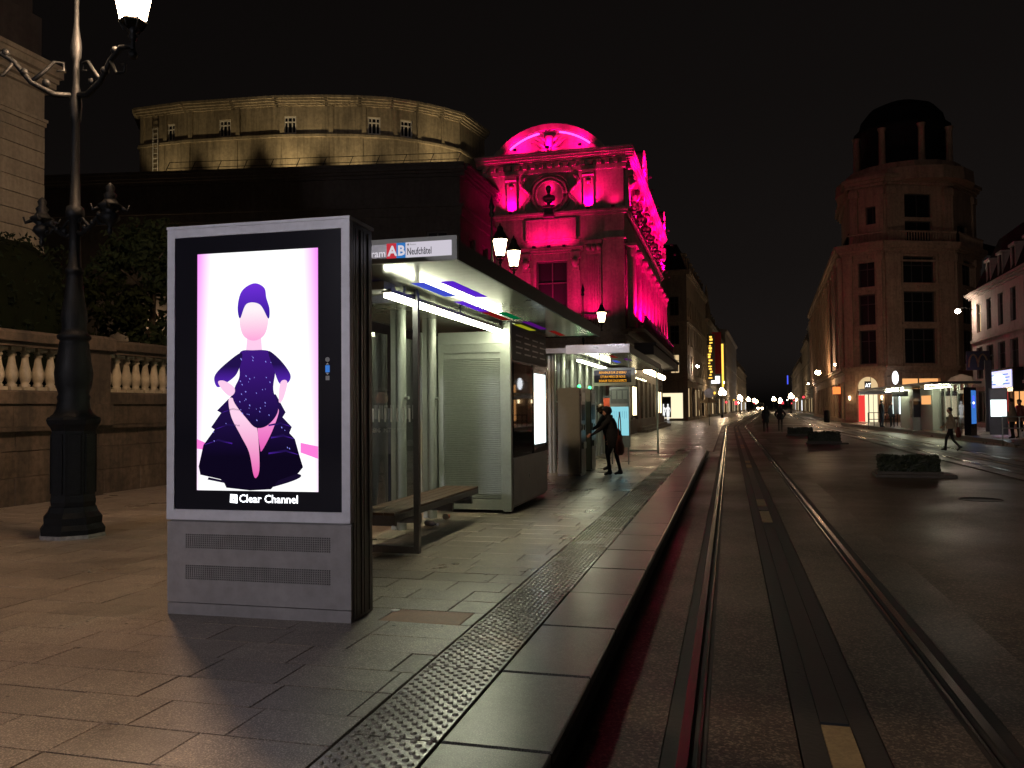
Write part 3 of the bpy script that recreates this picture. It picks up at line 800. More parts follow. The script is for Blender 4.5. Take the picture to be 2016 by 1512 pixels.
# ------------------------------------------------------------------ large digital advertising panel
def advert_panel():
    w, dp, h = 1.45, 0.42, 2.82
    root = thing('advertising_panel', 'large grey advertising panel with a bright portrait screen on the paved platform', 'advertising panel', (-4.005, 5.27, PZ), R(1.5))
    b = MB(); b.box(0.008, w-0.008, 0.03, dp-0.02, 0.0, 0.68); b.build('lower_body', 'ad_grey_dark', root)
    b = MB()
    b.box(0.010, w-0.010, 0.04, dp-0.01, 0.68, h-0.005)
    b.build('upper_body', 'ad_grey_dark', root)
    for y_ in (0.056, 0.105, 0.19, 0.24, 0.33):
        MB().box(w-0.0099, w-0.001, y_, y_+0.035, 0.02, h-0.04).build('side_rib', 'ad_grey_dark', root); MB().box(0.001, 0.0099, y_, y_+0.035, 0.02, h-0.04).build('side_rib', 'ad_grey_dark', root)
    # front lower cover with two fields of real perforations
    ops = []
    for zc in (0.31, 0.535):
        for i in range(66):
            for j in range(7):
                u = 0.152+i*0.01742; z = zc-0.052+j*0.0155
                ops.append((u, u+0.0105, z, z+0.0105))
    f = MB(); wall_panel(f, (0, 0), (1, 0), w, 0.09, 0.675, ops, 0.012)
    f.box(0.001, w-0.001, 0.0125, 0.028, 0.091, 0.674)
    f.add([(0,0,.09),(0,.03,.09),(0,.03,.675),(0,0,.675)],[(3,2,1,0)]); f.add([(w,0,.09),(w,.03,.09),(w,.03,.675),(w,0,.675)],[(0,1,2,3)])
    f.add([(0,0,.675),(w,0,.675),(w,.03,.675),(0,.03,.675)],[(0,1,2,3)])
    cover = f.build('vented_cover', 'ad_cover', root)
    MB().box(0.15, w-0.15, 0.0095, 0.012, 0.25, 0.65).build('vent_backing', 'hole_dark', cover)
    MB().box(0.002, w-0.002, 0.003, 0.03, 0.0, 0.083).build('skirting', 'ad_cover', root)
    fr = MB(); t = 0.062
    fr.box(0, t, -0.012, 0.05, 0.69, h); fr.box(w-t, w, -0.012, 0.05, 0.69, h)
    fr.box(t, w-t, -0.012, 0.05, h-t, h); fr.box(t, w-t, -0.012, 0.05, 0.69, 0.69+0.075)
    fr.box(-0.004, w+0.004, -0.016, dp, h+0.0015, h+0.022)
    fr.build('front_frame', 'ad_grey', root)
    gl = MB().box(t+0.001, w-t-0.001, 0.0, 0.02, 0.766, h-t-0.001).build('black_glass', 'ad_black', root)
    sx0, sx1, sz0, sz1 = 0.245, 1.205, 0.905, 2.63
    scr = MB().box(sx0, sx1, -0.003, 0.0, sz0, sz1).build('screen', 'pic_bg', root)
    sw, sh = sx1-sx0, sz1-sz0
    def shape(name, pts, m, lvl):
        y = -0.003-0.0004*lvl
        mb = MB().add([(sx0+u*sw, y, sz0+v*sh) for u, v in pts], [tuple(range(len(pts)))])
        return mb.build(name, m, scr)
    def curve(pts, k=6):
        """closed smooth outline through pts"""
        out = []; n = len(pts)
        for i in range(n):
            p0, p1, p2, p3 = [Vector(pts[(i+q) % n]) for q in (-1, 0, 1, 2)]
            for j in range(k):
                t_ = j/k
                q = 0.5*((2*p1)+(p2-p0)*t_+(2*p0-5*p1+4*p2-p3)*t_*t_+(3*p1-p0-3*p2+p3)*t_**3); out.append((q.x, q.y))
        return out
    # generic faceless fashion figure: dark gown with a flared tiered train on a white ground
    shape('floor_band', [(0,0.175),(0.12,0.165),(0.12,0.19),(0,0.215)], 'pic_pink', 1)
    shape('floor_band', [(0.86,0.16),(1,0.135),(1,0.185),(0.86,0.20)], 'pic_pink', 1)
    train = [(0.30,0.40),(0.17,0.335),(0.205,0.325),(0.12,0.265),(0.15,0.255),(0.055,0.19),(0.015,0.10),(0.03,0.065),(0.22,0.045),(0.25,0.012),(0.45,0.002),(0.62,0.008),(0.68,0.045),(0.84,0.075),(0.88,0.10),(0.85,0.15),(0.815,0.215),(0.77,0.24),(0.79,0.265),(0.715,0.305),(0.74,0.325),(0.66,0.40)]
    shape('gown_train', train, 'pic_train', 2)
    shape('shadow_streak', [(0.09,0.045),(0.25,0.03),(0.25,0.04),(0.10,0.055)], 'pic_gown_dark', 2)
    shape('leg', curve([(0.27,0.385),(0.34,0.375),(0.44,0.33),(0.50,0.27),(0.52,0.19),(0.525,0.09),(0.50,0.055),(0.475,0.07),(0.44,0.16),(0.37,0.23),(0.29,0.31)]), 'pic_leg', 3)
    shape('leg', curve([(0.68,0.34),(0.64,0.26),(0.55,0.17),(0.53,0.18),(0.51,0.26),(0.53,0.30)]), 'pic_leg_back', 2.5)
    for pts in ([(0.205,0.325),(0.30,0.345),(0.40,0.335),(0.40,0.33),(0.30,0.338)], [(0.15,0.255),(0.26,0.28),(0.36,0.275),(0.36,0.268),(0.26,0.272)], [(0.79,0.265),(0.70,0.285),(0.60,0.275),(0.60,0.268),(0.70,0.277)],
                [(0.815,0.215),(0.72,0.235),(0.62,0.225),(0.62,0.218),(0.72,0.226)], [(0.055,0.19),(0.18,0.215),(0.30,0.20),(0.30,0.194),(0.18,0.207)], [(0.85,0.15),(0.74,0.172),(0.60,0.16),(0.60,0.153),(0.74,0.163)]):
        shape('gown_tier', pts[::-1] if pts[0][0] < 0.5 else pts, 'pic_sleeve', 3)
    shape('ground_shadow', curve([(0.20,0.05),(0.45,0.005),(0.72,0.03),(0.86,0.07),(0.5,0.09)]), 'pic_gown_dark', 1.5)
    shape('neck', [(0.41,0.56),(0.55,0.56),(0.535,0.67),(0.43,0.67)], 'pic_skin', 4)
    shape('bodice', curve([(0.36,0.575),(0.47,0.585),(0.62,0.575),(0.655,0.50),(0.64,0.42),(0.68,0.335),(0.60,0.275),(0.50,0.262),(0.42,0.30),(0.31,0.375),(0.32,0.43),(0.36,0.48)]), 'pic_bodice', 5)
    shape('sleeve', curve([(0.38,0.575),(0.24,0.53),(0.15,0.48),(0.17,0.435),(0.23,0.445),(0.34,0.49)]), 'pic_sleeve', 6)
    shape('sleeve', curve([(0.60,0.58),(0.70,0.54),(0.78,0.48),(0.755,0.445),(0.69,0.445),(0.64,0.51)]), 'pic_sleeve', 6)
    shape('forearm', curve([(0.18,0.455),(0.23,0.46),(0.31,0.435),(0.32,0.41),(0.28,0.395),(0.22,0.42)]), 'pic_skin', 7)
    shape('forearm', curve([(0.70,0.45),(0.755,0.45),(0.72,0.38),(0.685,0.37)]), 'pic_skin', 7)
    shape('head', curve([(0.48,0.805),(0.57,0.785),(0.60,0.72),(0.57,0.65),(0.48,0.625),(0.39,0.65),(0.36,0.72),(0.39,0.785)]), 'pic_face', 8)
    shape('hair', curve([(0.48,0.865),(0.565,0.845),(0.585,0.80),(0.61,0.755),(0.60,0.715),(0.53,0.775),(0.42,0.78),(0.365,0.72),(0.345,0.77),(0.38,0.835)]), 'pic_hair', 9)
    rr = random.Random(4); sp = MB()
    for _ in range(46):
        u, v = rr.uniform(0.36, 0.64), rr.uniform(0.29, 0.57)
        if rr.random() < 0.3: u, v = rr.choice((rr.uniform(0.12, 0.26), rr.uniform(0.70, 0.82))), rr.uniform(0.16, 0.30)
        s_ = rr.uniform(0.003, 0.006); y = -0.0078
        sp.add([(sx0+(u+a)*sw, y, sz0+(v+b)*sh) for a, b in ((-s_*.6,-s_*.2),(s_*.8,-s_*.7),(s_*.6,s_*.3),(-s_*.8,s_*.7))], [(0,1,2,3)])
    o = sp.build('sequins', 'pic_sparkle', scr); o['kind'] = 'stuff'
    # maker's mark below the screen
    lettering('lettering', 'Clear Channel', 0.080, 'sign_whitelit', gl, front(0.585, -0.002, 0.823), 0.0012)
    lg = MB(); lg.slab_xz([(0.513,0.820),(0.573,0.815),(0.571,0.877),(0.517,0.880)], -0.003, 0.0)
    lg.build('emblem', 'sign_whitelit', gl)
    em = MB(); em.slab_xz([(0.527,0.845),(0.545,0.838),(0.556,0.852),(0.550,0.851),(0.543,0.846),(0.530,0.852)], -0.0045, -0.0035); em.slab_xz([(0.524,0.862),(0.534,0.869),(0.527,0.871)], -0.0045, -0.0035)
    em.build('emblem_mark', 'ad_black', gl)
    # sticker strip: round contactless mark over a blue badge and a grey field
    st = MB(); st.lathe([(0.017,0),(0.017,0.0015)], 14); st.build('sticker', 'grey_print', gl, front(1.277, -0.0005, 1.835))
    st = MB().box(1.261, 1.293, -0.002, 0, 1.745, 1.795).build('sticker', 'screen_blue', gl)
    st = MB(); st.add([(1.265,-.002,1.80),(1.289,-.002,1.80),(1.277,-.002,1.813)],[(0,1,2)]); st.add([(1.265,-.002,1.740),(1.277,-.002,1.727),(1.289,-.002,1.740)],[(0,1,2)])
    st.build('arrow_mark', 'white_print', gl)
    MB().box(1.263, 1.291, -0.002, 0, 1.69, 1.72).build('sticker', 'grey_print', gl)
advert_panel()

# ------------------------------------------------------------------ tram shelters
XE, XB, ZR = -2.12, -4.75, 2.93                                # roof edges and underside
def post(mb, x, y, z0, z1, r=0.062):
    mb.tube((x, y, z0), (x, y, z1), r, n=16)
    mb.box(x-0.125, x-0.06, y-0.03, y+0.03, z0, z1)
def shelter(y0, y1, posts, near, label):
    root = thing('tram_shelter', label, 'tram shelter', (0, 0, 0), 0, 'tram shelters on the near platform')
    r_ = MB(); r_.box(XB, XE-0.03, y0+0.03, y1-0.03, ZR+0.012, ZR+0.13); r_.build('roof', 'alu_dark', root)
    MB().add([(XB,y0,ZR),(XB,y1,ZR),(XE-0.02,y1,ZR),(XE-0.02,y0,ZR)], [(0,1,2,3)]).build('roof_underside', 'canopy_under', root)
    f = MB(); f.box(XE-0.025, XE, y0, y1, ZR-0.012, ZR+0.145); f.box(XB, XE-0.026, y1-0.026, y1, ZR-0.012, ZR+0.145); f.box(XB-0.026, XB-.001, y0, y1, ZR-0.012, ZR+0.145)
    f.build('fascia', 'fascia', root)
    # name board across the near end, a glow added to its face and letters
    sg = MB(); sg.box(-3.55, XE, y0-0.05, y0-0.001, ZR-0.015, ZR+0.185); brd = sg.build('name_board', 'grey_panel' if near else 'alu_mid', root)
    if near:
        yy = y0-0.052
        MB().box(-3.45, -2.655, yy, y0-0.0502, ZR+0.025, ZR+0.142).build('name_strip', 'alu_mid', brd)
        MB().box(-2.735, -2.648, yy-0.001, yy-0.0002, ZR+0.022, ZR+0.148).build('line_badge', 'badge_red', brd)
        MB().box(-2.648, -2.567, yy-0.001, yy-0.0002, ZR+0.022, ZR+0.148).build('line_badge', 'badge_blue', brd)
        MB().box(-2.566, -2.165, yy-0.001, yy-0.0002, ZR+0.022, ZR+0.148).build('name_field', 'name_glow', brd)
        lettering('lettering', 'Tram', 0.085, 'letter_glow', brd, front(-2.928, yy-0.0015, ZR+0.040), 0.001)
        lettering('lettering', 'A', 0.115, 'letter_glow', brd, front(-2.722, yy-0.002, ZR+0.045), 0.004)
        lettering('lettering', 'B', 0.115, 'letter_glow', brd, front(-2.637, yy-0.002, ZR+0.045), 0.004)
        lettering('lettering', 'Neufchâtel', 0.082, 'sign_dark', brd, front(-2.553, yy-0.002, ZR+0.045), 0.0012, sx=0.60)
        lettering('lettering', '● Reims', 0.022, 'grey_print', brd, front(-2.553, yy-0.002, ZR+0.122), 0.0)
    # lamp tube on its rail
    x_t, za = (-3.14, 2.775) if near else (-3.35, 2.775)
    t0, t1 = (7.35, 11.75) if near else (y0+0.5, y0+5.4)
    MB().box(x_t-0.05, x_t+0.05, t0-0.05, t1+0.05, za+0.038, za+0.075).build('lamp_rail', 'alu_mid', root)
    tb = MB(); tb.box(x_t-0.045, x_t+0.045, t0, t1, za, za+0.037); tb.build('tube_lamp', 'tube', root)
    for y_ in (t0+0.4, (t0+t1)/2, t1-0.4): MB().tube((x_t, y_, za+0.07), (x_t, y_, ZR), 0.012, n=6).build('hanger', 'alu_mid', root)
    # coloured glass let into the roof, its glow put into the material
    panes = [(-2.62,7.55,0.13,1.15,'pane_purple'),(-2.92,7.55,0.13,1.0,'pane_blue'),(-2.98,9.0,0.11,1.1,'pane_purple'),(-2.80,10.2,0.12,0.8,'pane_green'),(-2.98,10.0,0.12,1.1,'pane_red'),
             (-2.78,11.4,0.11,1.2,'pane_violet'),(-3.00,11.75,0.12,1.0,'pane_yellow'),(-2.72,12.9,0.10,0.9,'pane_red'),(-3.45,7.3,0.12,1.1,'pane_purple'),(-3.8,7.6,0.12,1.2,'pane_purple')] if near else \
            [(-2.7,y0+1.0,0.12,1.0,'pane_red'),(-2.5,y0+2.4,0.12,1.0,'pane_violet'),(-2.9,y0+3.2,0.12,1.0,'pane_blue')]
    for x, y, w, L, m in panes:
        MB().box(x-w/2, x+w/2, y, y+L, ZR-0.003, ZR-0.0005).build('coloured_pane', m, root)
    for y in posts:
        p = MB(); post(p, -3.92, y, PZ-0.03, ZR-0.001); o = p.build('post', 'alu', root)
        MB().tube((-3.855, y-0.03, PZ+1.62), (-3.80, y-0.05, PZ+1.62), 0.02, n=8).build('glass_clamp', 'alu', o)
    yy = posts[0]-0.02
    bw = MB()
    for a, b in zip(posts, posts[1:]): 
        MB().box(-4.075, -4.063, a+0.07, b-0.07, PZ+0.18, 2.62).build('glass_panel', 'clear_glass', root)
    return root
sh1 = shelter(6.42, 14.1, (8.46, 9.56, 10.66), True, 'near tram shelter with dark canopy, lit tube and white name board')
def shelter_side():
    """frosted strips beside the kiosk and the end screen with its printed glass"""
    root = sh1
    bwl = MB().box(-4.14, -4.10, 10.74, 11.44, PZ+0.12, 2.76)
    b_ = bwl.build('back_panel', 'grey_panel', root)
    for k in range(15):
        MB().box(-4.099, -4.094, 10.95, 11.22, PZ+0.30+k*0.163, PZ+0.318+k*0.163).build('panel_slot', 'hole_dark', b_)
    g = MB(); X0, X1, Y = -4.02, -3.06, 7.94
    g.box(X0, X1, Y-0.03, Y+0.03, 0.235, 0.305); g.box(X0, X1, Y-0.03, Y+0.03, 2.80, 2.88); g.box(X1-0.055, X1, Y-0.03, Y+0.03, 0.305, 2.80); g.box(X0, X0+0.05, Y-0.03, Y+0.03, 0.305, 2.80)
    g.box(X1-0.04, X1-0.01, Y-0.02, Y+0.02, 2.88, ZR-0.001)
    sf = g.build('screen_frame', 'alu_dark', root)
    MB().box(X0+0.05, X1-0.055, Y-0.006, Y+0.006, 0.305, 2.80).build('screen_glass', 'clear_glass', sf)
    # rows of printed bars and the town's name
    for k in range(9):
        x = -3.170-k*0.0675
        MB().box(x, x+0.016, Y-0.009, Y-0.0065, 1.57, 1.71).build('printed_bar', 'white_print', sf)
    br = MB()
    for k in range(48):
        x = -3.13-k*0.0152
        if (k % 4) != 1 and x < X1-0.065: br.box(x, x+0.004, Y-0.009, Y-0.0065, 1.60, 1.745)
    o = br.build('printed_lines', 'grey_print', sf); o['kind'] = 'stuff'
    lettering('lettering', 'REIMS', 0.062, 'white_print', sf, front(-3.590, Y-0.008, 1.466), 0.0012, sx=0.66)
    lettering('lettering', 'METROPOLE', 0.062, 'grey_print', sf, front(-3.448, Y-0.008, 1.466), 0.0, sx=0.70)
    MB().box(-3.36, -3.12, 7.20, 7.46, ZR-0.10, ZR-0.02).build('roof_bracket', 'ad_grey_dark', root)
shelter_side()
sh2 = shelter(18.45, 27.3, tuple(18.75+1.13*k for k in range(8)), False, 'far tram shelter behind the ticket machines, with dark fascia and row of posts')
g = MB(); g.box(-2.26, -2.20, 26.9, 26.96, PZ-.02, ZR-0.001); g.box(-3.2, -2.26, 26.91, 26.95, PZ+0.06, PZ+0.11)
o = g.build('screen_frame', 'alu', sh2); MB().box(-3.2, -2.26, 26.925, 26.935, PZ+0.11, 2.8).build('screen_glass', 'clear_glass', o)

# bench under the near shelter
def bench():
    root = thing('bench', 'long wooden slat bench on dark steel beam inside the near tram shelter', 'bench', (0, 0, 0))
    for k in range(4):
        MB().cbox(-3.66+k*0.115, -3.552+k*0.115, 7.62, 10.45, PZ+0.435, PZ+0.462, 0.004).build('slat', 'wood', root)
    f = MB(); f.box(-3.66, -3.20, 7.63, 7.68, PZ+0.33, PZ+0.434); f.box(-3.235, -3.20, 7.68, 10.43, PZ+0.372, PZ+0.434); f.box(-3.66, -3.62, 7.68, 10.43, PZ+0.372, PZ+0.434)
    f.build('beam', 'alu_dark', root)
    for y in (8.46, 9.56, 10.30): MB().box(-3.86, -3.25, y-0.03, y+0.03, PZ+0.25, PZ+0.345).build('bracket', 'alu_dark', root)
bench()

# litter beside the posts
def cup(loc, rot, m, label):
    root = thing('paper_cup', label, 'cup', loc)
    c = MB().lathe([(0.028,0),(0.030,0.005),(0.040,0.10),(0.042,0.103)], 12); o = c.build('cup_body', m, root, rot)
    MB().lathe([(0.043,0.1),(0.043,0.112),(0.036,0.118)], 12).build('lid', 'white_cup', root, rot)
cup((-3.66, 10.55, PZ+0.044), Matrix.Rotation(R(84), 4, 'X') @ RZ(0.4), 'red_cup', 'orange paper cup lying by the shelter post')
bt = thing('bottle', 'small dark bottle lying on the ground under the bench', 'bottle', (-3.75, 9.95, PZ+0.036))
mtx = RZ(R(60)) @ Matrix.Rotation(R(90), 4, 'X')
MB().lathe([(0.03,0),(0.035,0.01),(0.035,0.13),(0.014,0.18),(0.014,0.22)], 10).build('bottle_body', 'sign_dark', bt, mtx)
MB().lathe([(0.016,0.22),(0.016,0.235)], 8).build('cap', 'white_cup', bt, mtx)
lf = MB().box(-0.05,0.05,-0.035,0.035,0,0.004)
o = lf.build('litter', 'joint_dirt'); o.location = (-3.95, 8.75, PZ+0.004); o.rotation_euler = (0,0,0.5); tag(o, 'scrap of dark litter on the paving below the bench near the glass screen', 'litter')
o = MB().lathe([(0.03,0),(0.036,0.004),(0.02,0.006)], 9).build('litter', 'white_cup'); o.location = (-2.40, 5.72, PZ+0.001); tag(o, 'small pale scrap lying on the reddish slab beside the advertising panel', 'litter')

# ------------------------------------------------------------------ kiosk at the end of the near shelter
def kiosk():
    x0, x1, y0, y1 = -4.06, -2.97, 11.30, 13.62
    root = thing('information_kiosk', 'grey metal kiosk with a roller shutter and lit map screen under the canopy', 'kiosk', (0, 0, 0))
    b = MB(); b.box(x0+0.02, x1-0.03, y0+0.06, y1, PZ+0.06, 2.74); b.build('body', 'alu_dark', root)
    f = MB(); fx1 = x1-0.13
    f.box(x0, x0+0.075, y0, y0+0.058, PZ+0.05, 2.62); f.box(fx1-0.03, fx1, y0, y0+0.058, PZ+0.05, 2.62); f.box(x0+0.075, fx1-0.03, y0, y0+0.058, 2.50, 2.62); f.box(x0+0.075, fx1-0.03, y0, y0+0.058, PZ+0.05, PZ+0.20)
    f.build('door_frame', 'alu', root)
    t = MB(); t.box(x0, fx1, y0+0.01, y0+0.058, 2.625, 2.80); t.build('header', 'grey_panel', root)
    s = MB(); z = PZ+0.205; n = 0
    while z < 2.41:
        s.add([(x0+0.077,y0+0.045,z),(fx1-0.032,y0+0.045,z),(x0+0.077,y0+0.026,z+0.006),(fx1-0.032,y0+0.026,z+0.006),(x0+0.077,y0+0.026,z+0.021),(fx1-0.032,y0+0.026,z+0.021),(x0+0.077,y0+0.045,z+0.0265),(fx1-0.032,y0+0.045,z+0.0265)],
              [(0,1,3,2),(2,3,5,4),(4,5,7,6)]); z += 0.0265
    s.box(x0+0.077, fx1-0.032, y0+0.02, y0+0.05, z, 2.499)
    s.build('roller_shutter', 'alu', root)
    c = MB(); c.box(x1-0.128, x1-0.008, y0-0.015, y0+0.10, PZ+0.03, 2.92); c.build('corner_post', 'alu', root)
    # display side facing the track
    d = MB(); d.box(x1-0.03, x1+0.0, y0+0.102, y1, PZ+0.10, 0.98); d.build('lower_panel', 'alu_mid', root)
    d = MB(); d.box(x1-0.028, x1-0.002, y0+0.102, y1, 1.0, 2.38); case = d.build('display_case', 'ad_black', root)
    MB().box(x1-0.001, x1+0.004, y0+0.12, y0+1.28, 1.03, 2.35).build('case_glass', 'case_glass', case)
    fr = MB(); fr.box(x1-0.002, x1+0.012, y0+1.30, y0+1.36, 1.0, 2.38); fr.box(x1-0.002, x1+0.012, y1-0.06, y1, 1.0, 2.38); fr.box(x1-0.002, x1+0.012, y0+1.36, y1-0.06, 2.30, 2.38); fr.box(x1-0.002, x1+0.012, y0+1.36, y1-0.06, 1.0, 1.08)
    fr.build('screen_surround', 'ad_black', root)
    MB().box(x1-0.001, x1+0.006, y0+1.40, y1-0.10, 1.13, 2.25).build('map_screen', 'screen_white', case)
    d = MB(); d.box(x1-0.028, x1-0.004, y0+0.102, y1, 2.40, 2.90); up = d.build('upper_panel', 'fascia', root)
    for k in range(4):
        for j in range(4):
            y_ = y0+0.30+k*0.52; MB().box(x1-0.004, x1-0.001, y_, y_+0.30+0.1*((k+j) % 2), 2.50+j*0.085, 2.52+j*0.085).build('printed_line', 'alu_dark', up)
kiosk()

# ------------------------------------------------------------------ ticket machines, display, cases on the platform by the far shelter
def ticket_machine():
    root = thing('ticket_machine', 'tall grey ticket machine with a green light that the dark-coated woman is using', 'ticket machine', (-3.64, 17.85, PZ), 0, 'ticket machines by the far shelter')
    w, d, h = 0.53, 0.62, 1.93
    b = MB(); b.box(0, w-0.05, 0, d, 0.03, h-0.05); b.slab_xz([(0,h-0.05),(w-0.05,h-0.05),(w-0.05,h),(0,h-0.02)], 0, d)
    b.build('cabinet', 'machine_grey', root)
    MB().box(-0.01, w-0.03, -0.01, d+0.01, 0, 0.03).build('plinth', 'alu_dark', root)
    f = MB(); f.box(w-0.05, w-0.02, 0.02, d-0.02, 0.05, h-0.03); face = f.build('front_panel', 'alu_dark', root)
    MB().box(w-0.02, w-0.014, 0.10, d-0.12, 1.20, 1.55).build('touch_screen', 'dark_glass', face)
    MB().box(w-0.02, w-0.010, 0.08, d-0.08, 1.62, 1.82).build('instruction_panel', 'alu_mid', face)
    k = MB(); k.box(w-0.02, w+0.0, 0.10, 0.28, 0.98, 1.12); k.build('keypad', 'alu', face)
    MB().box(w-0.02, w+0.012, 0.34, 0.46, 0.98, 1.10).build('card_slot', 'alu', face)
    MB().box(w-0.02, w+0.02, 0.12, 0.48, 0.58, 0.72).build('ticket_tray', 'alu', face)
    MB().ball((w-0.06, 0.06, h+0.02), 0.036).build('status_light', 'led_green', root)
    return root
tm1 = ticket_machine()
copy_tree(tm1, loc=(-3.62, 19.15, PZ), label='second grey ticket machine with a green light, half hidden behind the first')

def led_display():
    root = thing('information_display', 'orange dot-matrix message display hanging under the far tram shelter roof', 'display', (-3.13, 19.6, 2.22))
    fr = MB(); w, h = 0.99, 0.42
    fr.box(0, w, 0, 0.14, 0, 0.07); fr.box(0, w, 0, 0.14, h-0.05, h); fr.box(0, 0.02, 0, 0.14, 0.07, h-0.05); fr.box(w-0.08, w, 0, 0.14, 0.07, h-0.05); fr.box(0.02, w-0.08, 0.03, 0.14, 0.07, h-0.05)
    fr.build('housing', 'alu', root)
    p = MB().box(0.022, w-0.082, 0.02, 0.029, 0.072, h-0.052).build('led_panel', 'ad_black', root)
    for i, s in enumerate(('BIENVENUE SUR LE RESEAU', 'CITURA MERCI DE NOUS', 'SIGNALER TOUS COLIS SUSPECTS')):
        lettering('lettering', s, 0.078, 'led_orange', p, front(0.465, 0.018, 0.285-i*0.098), -0.0005, 'CENTER', sx=(0.68, 0.68, 0.56)[i])
    for x in (0.15, w-0.15): MB().tube((x,0.07,h),(x,0.07,ZR-2.22),0.015,n=6).build('hanger', 'alu', root)
led_display()
def map_case():
    root = thing('map_case', 'grey information case with a lit pale blue map at the far shelter', 'map case', (-3.02, 21.6, PZ))
    b = MB(); b.box(0,0.52,0,0.10,0.45,2.02); b.box(0.03,0.07,0.02,0.08,0,0.45); b.box(0.45,0.49,0.02,0.08,0,0.45); b.build('case_body', 'alu_mid', root)
    s = MB().box(0.03,0.49,-0.006,0,0.75,1.50).build('lit_map', 'screen_cyan', root)
    for k in range(8): MB().box(0.08+k*0.05,0.085+k*0.05,-0.008,-0.0062,1.18+0.02*(k%3),1.38).build('printed_line', 'sign_blue', s)
    h_ = MB().box(0.03,0.49,-0.004,0,1.58,1.96).build('header', 'alu_dark', root)
    for k in range(3): MB().box(0.06+k*0.145,0.17+k*0.145,-0.006,-0.0042,1.70,1.92).build('printed_field', 'alu_mid', h_)
map_case()
def red_panel():
    root = thing('poster_panel', 'narrow orange-red upright panel behind the ticket machines', 'panel', (-3.42, 23.2, PZ))
    MB().box(0,0.30,0,0.06,0.60,1.75).build('panel_face', 'orange_panel', root)
    MB().box(0.05,0.09,0.01,0.05,0,0.60).build('leg', 'alu', root); MB().box(0.21,0.25,0.01,0.05,0,0.60).build('leg', 'alu', root)
    MB().box(-0.02,0.32,-0.01,0.07,1.75,1.80).build('cap', 'alu_dark', root)
red_panel()

